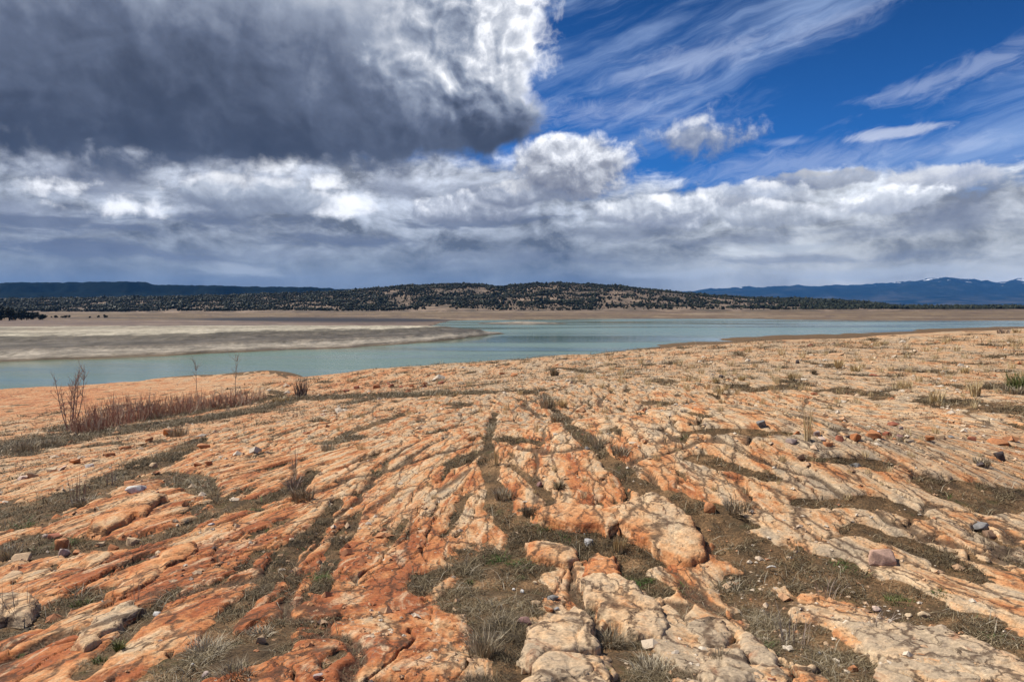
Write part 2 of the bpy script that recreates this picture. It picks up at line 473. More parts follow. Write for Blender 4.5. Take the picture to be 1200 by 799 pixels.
_nt.links.new(_g.ramp(_g.noise(_g.obj_pos(), 30, 4, .6), [(.3, (.20, .14, .10)), (.55, (.42, .34, .26)), (.8, (.58, .51, .42))]), _b.inputs['Base Color'])
BARK_RED, _nt, _b = new_mat('sapling_red_bark'); _g = G(_nt)
_nt.links.new(_g.ramp(_g.noise(_g.obj_pos(), 30, 4, .6), [(.3, (.24, .13, .10)), (.55, (.42, .27, .20)), (.8, (.60, .50, .42))]), _b.inputs['Base Color'])

# ------------------------------------------------------------------ GROUND
def build_ground():
    # azimuths: dense where the photograph looks, coarse elsewhere
    a1 = np.linspace(R(-50), R(50), 820)
    side = np.concatenate([np.linspace(R(50), R(180), 90)[1:]])
    az = np.concatenate([-side[::-1], a1, side])
    rr = [0.03]
    while rr[-1] < 430:
        r = rr[-1]
        stepv = .05 if r < 2.3 else (.0034 * r if r < 90 else .008 * r)
        rr.append(r + stepv)
    rr = np.array(rr)
    A, RR = np.meshgrid(az, rr)
    X = RR * np.sin(A); Y = RR * np.cos(A)
    z, at_ = ground_eval(X.ravel(), Y.ravel())
    v = np.stack([X.ravel(), Y.ravel(), z], 1)
    q = grid_quads(len(rr), len(az))
    # leave out what lies deep under the water
    zz = z[q].max(1)
    q = q[zz > WATER - 1.6]
    used = np.unique(q); remap = np.zeros(len(v), np.int64); remap[used] = np.arange(len(used))
    me = mesh_from('ground', v[used], remap[q], attrs={k: at_[k][used] for k in ('soil', 'crack', 'rust', 'strike')}, mats=[ROCK])
    link('ground', me, kind='structure', label='cracked orange sandstone shelf with soil filled joints')
    print('ground verts', len(used))
build_ground()

# ------------------------------------------------------------------ LAKE
def build_lake():
    m, nt, b = new_mat('lake_water'); g = G(nt)
    pos = g.world_pos(); x, y, z = g.split(pos)
    # turbid green water; ripples, and calmer and rougher lanes along the wind
    lane = g.noise(g.xyz(x * .004, y * .022, z * 0.), 1., 4, .55, .4)
    r1 = g.noise(g.xyz(x * .55, y * .9, z * 0.), 1.0, 5, .6)
    r2 = g.noise(g.xyz(x * .05, y * .11, z * 0. + 3.), 1.0, 3, .5)
    c = g.ramp(lane, [(.3, (.100, .170, .115)), (.7, (.125, .200, .138))])
    nt.links.new(c, b.inputs['Base Color'])
    b.inputs['IOR'].default_value = 1.33; b.inputs['Specular IOR Level'].default_value = .5
    nt.links.new(lane.step(.40, .60, .05, .22).s, b.inputs['Roughness'])
    nt.links.new(g.bump((r1 * .7 + r2 * .5) * lane.step(.40, .60, .12, 1.), .40, .35), b.inputs['Normal'])
    s = 16000
    me = mesh_from('lake', [(-s, -400, WATER), (s, -400, WATER), (s, 1400, WATER), (-s, 1400, WATER)], quads=[(0, 1, 2, 3)], mats=[m], smooth=False)
    link('lake', me, kind='structure', label='calm green reservoir lying between the rock shelf and the hills')
build_lake()

# ------------------------------------------------------------------ FAR SHORE with the long pale sandbank
def interp(x, pts):
    pts = sorted(pts); return np.interp(x, [p[0] for p in pts], [p[1] for p in pts])

def col_to_az(px):
    return np.arctan((np.asarray(px, float) - 600) / F)

D1 = [(-900, 60), (-400, 122), (0, 144), (100, 156), (200, 164), (300, 180), (400, 195), (450, 208), (500, 228), (540, 253), (575, 288), (593, 300)]
D2 = [(-900, 290), (0, 330), (300, 345), (450, 345), (520, 336), (545, 322), (575, 309), (593, 300.5)]
DS = [(-900, 250), (300, 300), (490, 330), (505, 420), (528, 585), (600, 640), (690, 690), (880, 690), (930, 640), (1000, 606), (1200, 590), (1900, 560)]
BASE1000 = [(-900, -4), (0, -5.0), (200, -4.6), (500, -3.2), (800, -2.2), (1200, -1.0), (1900, -.6)]

def land_z(X, Y):
    u = X / Y; px = 600 + F * u
    wob = fbm(X / 40., Y / 40., 4, 70) ; wob2 = fbm(X / 9., Y / 12., 4, 71)
    d = Y + 5 * wob + 1.5 * wob2
    # plain
    ds = interp(px, DS); bz = interp(px, BASE1000)
    t = np.clip((d - ds) / 40, -1, 1)
    plain = WATER + np.where(t > 0, .5 * sstep(0, 1, t), 1.6 * t)
    start = np.maximum(ds, 600.)
    plain = plain + sstep(0, 1, np.clip((d - start) / np.maximum(1030 - start, 50), 0, 1.3) * .77) * (bz - WATER - .5) * (t > 0)
    plain = plain + .28 * wob * (t > .4) + .3 * fbm(X / 130., Y / 60., 3, 75) * (t > .6)
    # sandbank ridge
    d1 = interp(px, D1); d2 = interp(px, D2)
    half = np.clip((d2 - d1) * .5, .1, None)
    a = np.minimum(d - d1, (d2 - d) * .55)
    gul = fbm(X / 7., Y / 16., 4, 73)
    prof = np.interp(a + 3.0 * gul * sstep(0, 12, a), [-12, 0, 3, 9, 13, 24, 30, 44, 70], [-1.6, 0, .75, 1.15, 2.1, 2.6, 3.5, 4.3, 4.7])
    bank = WATER + prof + .10 * wob2
    bank = np.where(px > 593, WATER - 2, bank)
    z = np.maximum(plain, bank)
    # bar of sand in mid water
    bx, by = (X - 7) / 38., (d - 492) / 30.
    z = np.maximum(z, WATER + 1.6 - 2.0 * np.sqrt(bx * bx + by * by))
    return z, px, a

def build_far_shore():
    az = np.concatenate([np.linspace(R(-62), R(-44), 60)[:-1], np.linspace(R(-44), R(44), 600), np.linspace(R(44), R(62), 60)[1:]])
    rr = np.concatenate([np.geomspace(112, 360, 330), np.geomspace(361, 1180, 240)])
    A, Y = np.meshgrid(az, rr)
    X = Y * np.tan(A)
    z, px, a = land_z(X, Y)
    v = np.stack([X.ravel(), Y.ravel(), z.ravel()], 1)
    q = grid_quads(len(rr), len(az)); q = q[z.ravel()[q].max(1) > WATER - .8]
    used = np.unique(q); remap = np.zeros(len(v), np.int64); remap[used] = np.arange(len(used))
    n = fbm(X / 60., Y / 25., 4, 80); n2 = fbm(X / 20., Y / 6., 4, 81)
    # shade and hill reflection on the channel water behind the bank, painted dark
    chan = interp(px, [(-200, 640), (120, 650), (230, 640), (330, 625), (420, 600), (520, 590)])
    channel_shade = (1 - sstep(.25, .9, np.abs(Y - chan + 9 * n) / interp(px, [(-200, 8), (100, 30), (230, 90), (330, 160), (450, 180), (520, 90), (560, 4)]))) * sstep(170, 260, px) * (1 - sstep(505, 545, px))
    channel_shade = np.maximum(channel_shade, .8 * (1 - sstep(.2, .9, np.abs(Y - 700 + 14 * n) / 26)) * sstep(40, 120, px) * (1 - sstep(190, 270, px)))
    purple = sstep(360, 420, Y) * (1 - sstep(540, 640, Y)) * (1 - sstep(470, 560, px)) * (.7 + .3 * n2)
    pale = np.where((a > -2) & (Y < 350), sstep(-2, 4, a), 0) + (((X - 7) / 40.) ** 2 + ((Y - 492) / 34.) ** 2 < 1) * .8
    m, nt, b = new_mat('dry_lake_bed'); g = G(nt)
    pos = g.world_pos(); xx, yy, zz = g.split(pos)
    bands = g.noise(g.xyz(xx * .008, yy * .012, zz * 2.4), 1., 5, .6, .2).lin(.30, .70)
    strand = g.noise(g.xyz(xx * .0028, yy * .013, zz * .8), 1., 6, .65, .1)
    bands = (bands * .45 + strand.lin(.37, .63) * .62)
    spots = g.noise(g.xyz(xx * .16, yy * .09, zz), 1., 5, .65)
    mud = g.ramp(bands + (spots - .5) * .4, [(.10, (.06, .042, .03)), (.32, (.13, .085, .045)), (.45, (.22, .155, .085)), (.56, (.075, .052, .042)), (.68, (.16, .10, .055)), (.84, (.30, .23, .15)), (.95, (.08, .058, .04))])
    pal = g.ramp(bands + (spots - .5) * .55, [(.30, (.19, .15, .115)), (.42, (.36, .30, .225)), (.54, (.25, .21, .165)), (.64, (.43, .365, .27)), (.8, (.30, .255, .20))])
    c = g.mix(g.attr('purple') * .8, mud, (.135, .095, .085))
    hb = g.attr('hgt') + (bands - .5) * .07 + (spots - .5) * .22
    strata = g.ramp(hb, [(.0, (.06, .05, .04)), (.06, (.20, .165, .125)), (.12, (.40, .34, .26)), (.30, (.44, .375, .29)), (.40, (.28, .23, .175)), (.46, (.095, .08, .065)), (.60, (.16, .135, .105)), (.76, (.12, .10, .07)), (.83, (.56, .49, .36)), (.93, (.52, .45, .33)), (1., (.19, .135, .085))])
    lines = g.noise(g.xyz(xx * .03, yy * .03, zz * 5.), 1., 5, .7)
    spots2 = g.noise(g.xyz(xx * .8, yy * .45, zz * 3.), 1., 5, .7)
    strata = g.mul(g.mul(g.mul(strata, spots2.lin(.32, .68, .62, 1.3)), spots.lin(.35, .65, .55, 1.1)), lines.lin(.36, .62, .50, 1.05))
    c = g.mix(g.attr('pale'), c, g.mix(.92, pal, strata))
    c = g.mix(g.attr('channel_shade'), c, (.022, .020, .024))
    scrub = g.noise(g.xyz(xx * .35, yy * .16, zz + 5.), 1., 4, .6)
    c = g.mix(scrub.step(.63, .70) * .55, c, (.09, .075, .045))
    nt.links.new(c, b.inputs['Base Color']); b.inputs['Roughness'].default_value = .95
    nt.links.new(g.bump(spots, .6, .5), b.inputs['Normal'])
    me = mesh_from('far_shore', v[used], remap[q], attrs=dict(purple=np.clip(purple, 0, 1).ravel()[used], pale=np.clip(pale, 0, 1).ravel()[used], channel_shade=np.clip(channel_shade, 0, 1).ravel()[used], hgt=np.clip((z - WATER) / 4.8, 0, 1).ravel()[used]), mats=[m])
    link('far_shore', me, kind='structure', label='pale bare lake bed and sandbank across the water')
build_far_shore()

# ------------------------------------------------------------------ HILLS, MESA, MOUNTAINS
SKY_HILL = [(-700, 350), (-200, 350), (0, 349), (200, 346), (330, 342.5), (390, 340), (430, 337), (470, 333.5), (510, 331.5), (550, 331), (570, 332.6), (592, 333), (620, 331.2), (655, 330), (690, 331),
            (730, 334), (780, 339), (830, 344.5), (880, 347), (950, 348.5), (1000, 351), (1030, 354.5), (1060, 358), (1200, 359.5), (1800, 360)]
def hill_z(X, Y):
    px = 600 + F * X / Y
    top = EYE + (360 - interp(px, SKY_HILL)) * 1500 / F - 4.5
    b = interp(px, BASE1000)
    t = (Y - 1000 + 45 * fbm(X / 160., Y / 200., 3, 90)) / 500.
    s = np.interp(t, [-.3, 0, .12, .4, .75, .95, 1.1, 1.6, 3], [0, 0, .06, .36, .78, .98, 1.0, .9, .6])
    z = b + (top - b) * s
    rav = fbm(X / 110., Y / 260., 4, 91)
    z = z + rav * 5 * np.clip(s * 1.6, 0, 1) * np.clip((top - b) / 45, .15, 1) * (1.05 - s)
    return z

def build_hills():
    az = np.concatenate([np.linspace(R(-62), R(-44), 60)[:-1], np.linspace(R(-44), R(44), 500), np.linspace(R(44), R(62), 60)[1:]]); rr = np.concatenate([np.linspace(940, 1560, 200), np.linspace(1570, 2600, 30)])
    A, Y = np.meshgrid(az, rr); X = Y * np.tan(A)
    z = hill_z(X, Y) - 5 * (1 - sstep(955, 1000, Y))
    clear = fbm(X / 60., Y / 45., 4, 92)
    m, nt, b = new_mat('hill_soil'); g = G(nt)
    pos = g.world_pos(); xx, yy, zz = g.split(pos)
    n = g.noise(pos, .05, 5, .65); n2 = g.noise(pos, .012, 3, .5)
    c = g.ramp(n * .6 + n2 * .4, [(.3, (.05, .04, .028)), (.43, (.085, .065, .043)), (.52, (.15, .105, .07)), (.60, (.28, .20, .135)), (.72, (.10, .075, .05))])  # soil tone lowered to carry the cloud shadow over the hills
    nt.links.new(c, b.inputs['Base Color']); b.inputs['Roughness'].default_value = .95
    me = mesh_from('hills', np.stack([X.ravel(), Y.ravel(), z.ravel()], 1), grid_quads(len(rr), len(az)), mats=[m])
    link('hills', me, kind='structure', label='long low hills dotted with dark juniper beyond the lake')
build_hills()

def build_mesa():
    sk = [(-800, 331), (-60, 332), (0, 332.5), (60, 331), (120, 330.5), (160, 330.8), (172, 331.2), (180, 334), (230, 334.6), (300, 336), (360, 337.5), (420, 340), (520, 346), (600, 356)]
    az = np.linspace(R(-62), R(0), 620); rr = np.linspace(3200, 4700, 60)
    A, Y = np.meshgrid(az, rr); X = Y * np.tan(A); px = 600 + F * np.tan(A)
    top = EYE + (360 - interp(px, sk)) * 4000 / F
    t = (Y + 120 * fbm(X / 300., Y / 300., 3, 95) - 3300) / 700
    s = np.interp(t, [0, .5, .75, .85, 1, 2], [0, .45, .6, .97, 1, .97])
    z = -10 + (top + 10) * s + 5 * fbm(X / 55., Y / 90., 4, 96) * s
    m, nt, b = new_mat('mesa_forest'); g = G(nt); pos = g.world_pos()
    n = g.noise(pos, .02, 6, .7)
    nt.links.new(g.ramp(n, [(.35, (.006, .009, .008)), (.6, (.012, .017, .013)), (.75, (.025, .026, .020))]), b.inputs['Base Color'])  # near-black forest tone also stands in for cloud shadow on the mesa
    b.inputs['Roughness'].default_value = 1; b.inputs['Specular IOR Level'].default_value = 0
    me = mesh_from('mesa', np.stack([X.ravel(), Y.ravel(), z.ravel()], 1), grid_quads(len(rr), len(az)), mats=[m])
    link('mesa', me, kind='structure', label='flat topped dark forested mesa behind the hills')
build_mesa()

def build_mountains():
    sk = [(560, 350), (700, 346), (790, 341), (820, 339), (850, 336.8), (870, 335), (885, 336), (920, 334.5), (955, 335), (975, 333.5), (1000, 332), (1030, 330.6), (1058, 329.6), (1064, 328.6), (1090, 326.8), (1115, 326.2), (1135, 327), (1150, 329), (1165, 329.4),
          (1180, 327), (1192, 325.6), (1215, 326.5), (1300, 329), (1600, 335)]
    az = np.linspace(R(-8), R(46), 700); rr = np.linspace(9000, 15500, 90)
    A, Y = np.meshgrid(az, rr); X = Y * np.tan(A); px = 600 + F * np.tan(A)
    top = EYE + (360 - interp(px, sk)) * 14000 / F
    rid = 1 - np.abs(fbm(X / 1500., Y / 2200., 5, 97))
    t = (Y - 9200 + 900 * fbm(X / 2500., Y / 3000., 3, 98)) / 4800
    s = np.interp(t, [-.2, 0, .3, .6, .85, 1, 1.4], [0, 0.02, .22, .5, .8, 1, .9])
    z = -20 + (top + 20) * s * (1 - .28 * (1 - rid) * (1.2 - s)) + 22 * fbm(X / 260., Y / 400., 4, 99) * s
    m, nt, b = new_mat('mountain_forest'); g = G(nt); pos = g.world_pos(); xx, yy, zz = g.split(pos)
    n = g.noise(pos, .0022, 6, .65); n2 = g.noise(g.xyz(xx * .0035, yy * .0035, zz * .01), 1, 5, .65)
    c = g.ramp(n, [(.35, (.008, .013, .013)), (.55, (.016, .023, .021)), (.68, (.045, .045, .040))])
    low = zz.lin(40., 240., .5, 0.)
    c = g.mix(low * n.step(.4, .6), c, (.12, .10, .085))
    snow = (n2 + zz.lin(330., 620., -.16, .10)).step(.56, .61)
    c = g.mix(snow * .9, c, (.75, .77, .80))
    nt.links.new(c, b.inputs['Base Color']); b.inputs['Roughness'].default_value = 1; b.inputs['Specular IOR Level'].default_value = 0
    me = mesh_from('mountains', np.stack([X.ravel(), Y.ravel(), z.ravel()], 1), grid_quads(len(rr), len(az)), mats=[m])
    link('mountains', me, kind='structure', label='distant blue mountains with patches of snow')
    # the plain between
    pm, nt, b = new_mat('plain_soil'); b.inputs['Base Color'].default_value = (.10, .085, .055, 1); b.inputs['Roughness'].default_value = 1
    me = mesh_from('plain', [(-16000, 1150, -6), (16000, 1150, -6), (16000, 17000, -6), (-16000, 17000, -6)], quads=[(0, 1, 2, 3)], mats=[pm], smooth=False)
    link('plain', me, kind='structure', label='scrubby plain reaching the mountains')
build_mountains()

# ------------------------------------------------------------------ HAZE
def build_haze():
    m = bpy.data.materials.new('haze_air'); m.use_nodes = True; nt = m.node_tree; nt.nodes.clear()
    out = nt.nodes.new('ShaderNodeOutputMaterial'); v = nt.nodes.new('ShaderNodeVolumePrincipled')
    v.inputs['Color'].default_value = (.11, .40, 1.0, 1); v.inputs['Density'].default_value = HAZE; v.inputs['Anisotropy'].default_value = .0
    nt.links.new(v.outputs[0], out.inputs['Volume'])
    x0, x1, y0, y1, z0, z1 = -17000, 17000, -700, 18000, -23, 720
    V = [(x, y, z) for x in (x0, x1) for y in (y0, y1) for z in (z0, z1)]
    Q = [(0, 1, 3, 2), (4, 6, 7, 5), (0, 4, 5, 1), (2, 3, 7, 6), (0, 2, 6, 4), (1, 5, 7, 3)]
    link('haze', mesh_from('haze', V, quads=Q, mats=[m], smooth=False), kind='stuff')
HAZE = 3.2e-5
build_haze()

# ------------------------------------------------------------------ SKY with clouds, SUN, CAMERA
SUN_EL, SUN_AZ = R(51), R(-66)          # azimuth measured from straight ahead, positive to the right
EXPO = 0.30
BG = 0.1

def build_world():
    w = bpy.data.worlds.new('World'); w.use_nodes = True
    nt = w.node_tree; nt.nodes.clear(); g = G(nt)
    out = nt.nodes.new('ShaderNodeOutputWorld'); bg = nt.nodes.new('ShaderNodeBackground')
    nt.links.new(bg.outputs[0], out.inputs[0]); bg.inputs['Strength'].default_value = BG
    sky = nt.nodes.new('ShaderNodeTexSky'); sky.sky_type = 'NISHITA'; sky.sun_disc = False
    sky.sun_elevation = SUN_EL; sky.sun_rotation = SUN_AZ; sky.altitude = 2200; sky.air_density = 1.0; sky.dust_density = .2; sky.ozone_density = 3
    x, y, z = g.split(nt.nodes.new('ShaderNodeTexCoord').outputs['Generated'])
    az = x._m('ARCTAN2', y); el = z._m('ARCSINE')
    P = g.xyz(az, el, 0.)
    def A(px): return math.atan((px - 600) / F)
    def E(py, px=600):
        rx, rz = ray(px, py); return math.atan(rz / math.hypot(1, rx))
    def mapped(vec, px, py, rx, ry, tilt=0.):
        n = nt.nodes.new('ShaderNodeMapping'); n.vector_type = 'TEXTURE'; nt.links.new(vec, n.inputs['Vector'])
        n.inputs['Location'].default_value = (A(px), E(py, px), 0); n.inputs['Rotation'].default_value = (0, 0, R(tilt)); n.inputs['Scale'].default_value = (rx / F, ry / F, 1)
        return n.outputs[0]
    def length(v):
        n = nt.nodes.new('ShaderNodeVectorMath'); n.operation = 'LENGTH'; nt.links.new(v, n.inputs[0]); return N(g, n.outputs['Value'])
    def madd(v, m, a):
        n = nt.nodes.new('ShaderNodeVectorMath'); n.operation = 'MULTIPLY_ADD'; nt.links.new(v, n.inputs[0]); n.inputs[1].default_value = m; n.inputs[2].default_value = a; return n.outputs[0]
    def vadd(v, u):
        n = nt.nodes.new('ShaderNodeVectorMath'); n.operation = 'ADD'; nt.links.new(v, n.inputs[0]); nt.links.new(u, n.inputs[1]); return n.outputs[0]
    k = 1.0 / BG
    def lum(c): return tuple(v * k for v in c)
    def flat_noise(vec, detail, rough, dist):
        n_ = g.noise(vec, 1., detail, rough, dist); n_.s.node.noise_dimensions = '2D'; return n_
    def noise(m, a, detail, rough, dist=0., src=None):
        return flat_noise(madd(src or P, m, (a[0] + a[2] * 3.7, a[1] + a[2] * 1.3, 0)), detail, rough, dist)
    # slow drift so that no outline is a clean curve
    nw = nt.nodes.new('ShaderNodeTexNoise'); nw.inputs['Scale'].default_value = 1.; nw.inputs['Detail'].default_value = 4
    nt.links.new(madd(P, (6, 7, 0), (0, 0, 2)), nw.inputs['Vector'])
    W = vadd(P, madd(nw.outputs['Color'], (.066, .048, 0), (-.033, -.024, 0)))
    Ws = vadd(P, madd(nw.outputs['Color'], (.035, .03, 0), (-.0175, -.015, 0)))

    # ---- clear sky, deep at this altitude
    c = g.mul(g.mul(sky.outputs[0], (.10, .38, .74)), el.lin(E(170), E(-40), 1.05, .62))
    # ---- cirrus: fine streaks rising to the right
    m1 = nt.nodes.new('ShaderNodeMapping'); m1.vector_type = 'TEXTURE'; nt.links.new(W, m1.inputs['Vector']); m1.inputs['Rotation'].default_value = (0, 0, R(17))
    ci = noise((3.4, 32., 0), (0, 0, 1.), 7, .62, .35, m1.outputs[0]); cib = noise((2.2, 7., 0), (0, 0, 5.), 4, .5, .3, m1.outputs[0])
    c = g.mix((ci + (cib - .5) * 1.3).step(.36, .92) * .55, c, lum((.36, .48, .72)))
    fine = noise((20., 62., 0), (0, 0, 9.), 6, .65, .5, m1.outputs[0]) - .5
    def wisps(items, col, nz, amt, gain=1.5, hard=.95):
        nonlocal c
        f = None
        for px, py, rx, ry, tilt, am in items:
            v = (1. - length(mapped(Ws, px, py, rx, ry, tilt))) * am
            f = v if f is None else f.max(v)
        c = g.mix((f + nz * gain).step(.0, hard) * amt, c, lum(col))
    wisps([(800, 72, 120, 22, 9, .9), (860, 58, 60, 12, 11, .9), (720, 128, 150, 26, 2, .7), (1075, 100, 80, 13, 10, 1.), (1150, 78, 120, 20, 15, .7), (1120, 172, 60, 13, 2, .8), (915, 166, 40, 7, 0, .8), (960, 30, 240, 18, 16, .5), (640, 205, 120, 36, 4, .8), (930, 190, 170, 26, 4, .9)], (.56, .63, .80), fine, .34)
    wisps([(1040, 158, 60, 8, 3, 1.6)], (.66, .69, .78), fine, .55)

    # ---- low layered cloud from the horizon up
    lay = noise((5., 17., 0), (0, 0, 3.), 7, .56, .15, W)
    puf = noise((9., 16., 0), (0, 0, 11.), 9, .60, .15, W); puf_up = noise((9., 16., 0), (.10, .22, 11.), 9, .60, .15, W)
    topl = (az.lin(A(640), A(760), .0, -.008) + az.lin(A(1050), A(1200), 0., -.004) + az.lin(A(665), A(560), 0., .032) + az.lin(A(540), A(300), 0., .03)) + E(211)
    cover = (topl - el + (puf - .5) * .085 + (lay - .5) * .04).step(-.004, .022)
    hi = el.lin(E(328), E(262), .12, 1.); hgt = el.lin(E(335), E(205), 0., 1.)
    base = g.ramp(hgt, [(.0, (.24, .265, .29)), (.18, (.265, .295, .33)), (.42, (.32, .35, .40)), (.70, (.42, .455, .52)), (1., (.52, .555, .63))])
    base = g.mix(az.lin(A(640), A(980), 0., 1.) * hgt.lin(.75, .0, .35, .9), base, (.68, .69, .67))
    rain = noise((9., 5., 0), (0, 0, 21.), 5, .5, .5, W)
    sh = (puf - puf_up) * 2.2 * hi + (puf - .5) * hi * 2.6 + (lay - .5) * hgt.lin(0., .5, .8, 1.8) + (rain - .5) * hgt.lin(.5, .0, 0.2, 1.1)
    gain = sh.lin(-.55, .75, .36 * k, 1.52 * k)
    c = g.mix(cover, c, g.mul(base, gain))

    # ---- heaps with flat grey bases and bright heads
    n1 = noise((15., 17., 0), (0, 0, 13.), 8, .58, .15); n1u = noise((15., 17., 0), (.07, .17, 13.), 8, .58, .15)
    n2 = noise((24., 27., 0), (0, 0, 8.), 8, .58, .15); n2u = noise((24., 27., 0), (.10, .27, 8.), 8, .58, .15)
    d1 = (n1 - n1u) * 1.5 + (n1 - .5) * .6 + .10; d2 = (n2 - n2u) * 1.5 + (n2 - .5) * .6 + .10
    def cumulus(px, py, rx, ry, flat=.55, bright=1.15, dark=(.20, .215, .27), big=False, amp=1.1, alpha=1., body=(.50, .52, .58), soft=.30):
        nonlocal c
        v = mapped(Ws, px, py, rx, ry)
        sx, sy, _ = g.split(v)
        f = 1. - length(g.xyz(sx, sy.max(sy * (1. / flat)).max(0.) + sy.min(0.) * (1. / flat), 0.)) + ((n1 if big else n2) - .5) * amp
        light = (sy.max(0.) + sy.min(0.) * (.75 / flat)) * .95 + sx * .10 + (d1 if big else d2)
        col = g.ramp(light.lin(-.75, .95, 0., 1.), [(.0, lum(dark)), (.36, lum(tuple(.6 * a_ + .4 * b_ for a_, b_ in zip(dark, body)))), (.58, lum(body)), (.8, lum((bright * .86, bright * .87, bright * .90))), (1., lum((bright,) * 3))])
        c = g.mix(f.step(0., soft) * alpha, c, col)
    # dark flat bars and bright breaks
    wisps([(270, 232, 110, 34, 0, 1.), (105, 208, 110, 26, 0, .9), (470, 218, 70, 20, 0, .9), (575, 226, 80, 20, 0, .9), (30, 245, 90, 20, 0, .8), (860, 240, 70, 14, 0, .7), (1120, 250, 120, 30, 0, .7)], (.19, .21, .27), (n1 - .5) * 1.1, .72, 1., .8)
    bars = noise((11., 52., 0), (0, 0, 55.), 6, .6, .3, W) - .5
    wisps([(60, 262, 170, 15, 0, 1.), (250, 264, 130, 12, 0, .95), (90, 292, 150, 12, 0, .95), (400, 282, 120, 10, 0, .9), (560, 258, 120, 12, 0, .9)], (.13, .15, .205), bars, .85, 2.2, .8)
    wisps([(730, 272, 110, 14, 0, 1.), (880, 280, 150, 15, 0, .85), (1060, 268, 160, 16, 0, .8), (960, 304, 170, 9, 0, .8), (620, 302, 170, 16, 0, .7), (280, 302, 160, 15, 0, .7)], (.19, .21, .26), bars, .6, 2.2, .9)
    wisps([(250, 218, 46, 15, 0, 1.), (382, 213, 26, 11, 0, 1.1), (402, 240, 46, 18, 0, 1.1), (545, 236, 60, 12, 0, 1.), (60, 214, 40, 12, 0, .8), (150, 242, 60, 16, 0, .7), (320, 192, 50, 14, 0, .6), (700, 205, 40, 10, 0, .6)], (1., 1.01, 1.04), bars * .4 + (n2 - .5) * 1.3, .85, 1.5, .7)

    wisps([(1010, 318, 170, 9, 0, 1.), (920, 290, 60, 8, 0, 1.), (265, 318, 100, 10, 0, .7), (800, 322, 130, 7, 0, .8)], (.50, .54, .58), bars, .6, 1.6, .8)
    cumulus(812, 160, 66, 30, .9, .85, (.17, .19, .24), False, 2.0, .80, (.36, .38, .43), .85)
    cumulus(1095, 212, 60, 20, .8, .8, (.30, .33, .40), False, 1.2, .8)
    cumulus(955, 208, 70, 13, .9, .5, (.20, .22, .28), False, 1.3, .8, (.32, .35, .42))
    cumulus(1035, 232, 60, 24, .7, 1.2, (.32, .35, .42), False, 1.1, .9, (.62, .65, .70))
    cumulus(880, 226, 80, 24, .7, 1.0, (.26, .28, .34), False, 1.2, .8, (.55, .58, .63))
    cumulus(770, 246, 88, 48, .5, 1.05, (.20, .22, .28), False, .9, 1., (.58, .61, .66))
    cumulus(560, 240, 90, 46, .45, 1.1, (.14, .155, .205), False, 1.0, .9, (.46, .49, .56))
    cumulus(300, 232, 95, 50, .5, .95, (.13, .15, .20), True, 1.1, .85, (.40, .44, .51))
    cumulus(900, 250, 80, 34, .5, 1.0, (.22, .24, .29), False, 1.0, .8, (.52, .55, .60))
    cumulus(625, 226, 80, 30, .6, .8, (.13, .145, .195), False, 1.1, .9, (.36, .39, .46))
    cumulus(668, 196, 80, 74, .55, 1.1, (.10, .11, .155), False, .75, 1., (.55, .57, .62))
    # ---- the great dark cloud: billows as warped ridges, lit from the upper right
    def billow(du, dv):
        b1 = 1. - (noise((8., 9., 0), (du, dv, 31.), 2, .5, .4, W) * 2. - 1.).abs() * 1.6
        b2 = 1. - (noise((18.4, 20.7, 0), (du * 2.3, dv * 2.3, 71.), 2, .5, .4, W) * 2. - 1.).abs() * 1.6
        b3 = noise((40., 45., 0), (du * 5, dv * 5, 15.), 6, .62, .2, W)
        return b1 * .5 + b2 * .28 + b3 * .42
    n = billow(0., 0.); nu = billow(.07, .10)
    nf = noise((24., 26., 0), (0, 0, 33.), 7, .6, .2)
    m = None
    for e in ((60, 30, 420, 145), (430, 94, 215, 104), (545, 50, 92, 100), (565, 140, 92, 50), (250, 142, 330, 50), (300, 20, 400, 130), (580, 52, 66, 80), (100, -250, 700, 330)):
        v = 1. - length(mapped(W, *e)); m = v if m is None else m.smax(v, .12)
    sv = g.xyz(az * 5. + el * 1.5, el * 5.5, 41.); vv = g.xyz(az * 10. + el * 3., el * 9., 45.)
    soft = g.noise(sv, 1., 6, .52, .3); veil = g.noise(vv, 1., 6, .55, .2)
    f = m - .07 - (az + (nf - .5) * .22 + (n - .76) * .16).lin(A(632), A(760), 0., .7) + (n - .76) * .44 + (nf - .5) * .36 + (soft - .5) * .35
    al = f.step(-.05, .30)
    hh = el.lin(E(205), E(0), 0., 1.)
    rim = (az + (nf - .5) * .10 + (n - .6) * .12).lin(A(455), A(600), 0., 1.) * hh.step(.12, .60)
    edge = 1. - f.step(.03, .40)
    body = .015 + hh.pow(1.3) * .46 * (soft * .6 + veil * .4).lin(.32, .66, .30, 1.25) + (soft - .5) * .36 + (veil - .5) * .26 + az.lin(A(520), A(250), .0, .05) + az.lin(A(250), A(20), .0, -.06)
    L = body + (n - nu) * 1.15 * rim.lin(0., 1., .12, 1.0) + rim * .46 + edge * hh.lin(0., .4, .10, .26) + (nf - .5) * rim.lin(0., 1., .10, .22)
    col = g.ramp(L.lin(-.1, 1.05, 0., 1.), [(p_, lum(c_)) for p_, c_ in [(.0, (.030, .036, .054)), (.14, (.054, .064, .094)), (.28, (.105, .125, .180)), (.46, (.25, .285, .36)), (.68, (.55, .575, .63)), (.86, (.93, .94, .97)), (1., (1.1, 1.1, 1.1))]])
    c = g.mix(al, c, col)
    nt.links.new(c, bg.inputs['Color'])
    w.cycles.sampling_method = 'MANUAL'; w.cycles.sample_map_resolution = 512
    scene.world = w
    print('sky nodes', len(nt.nodes))

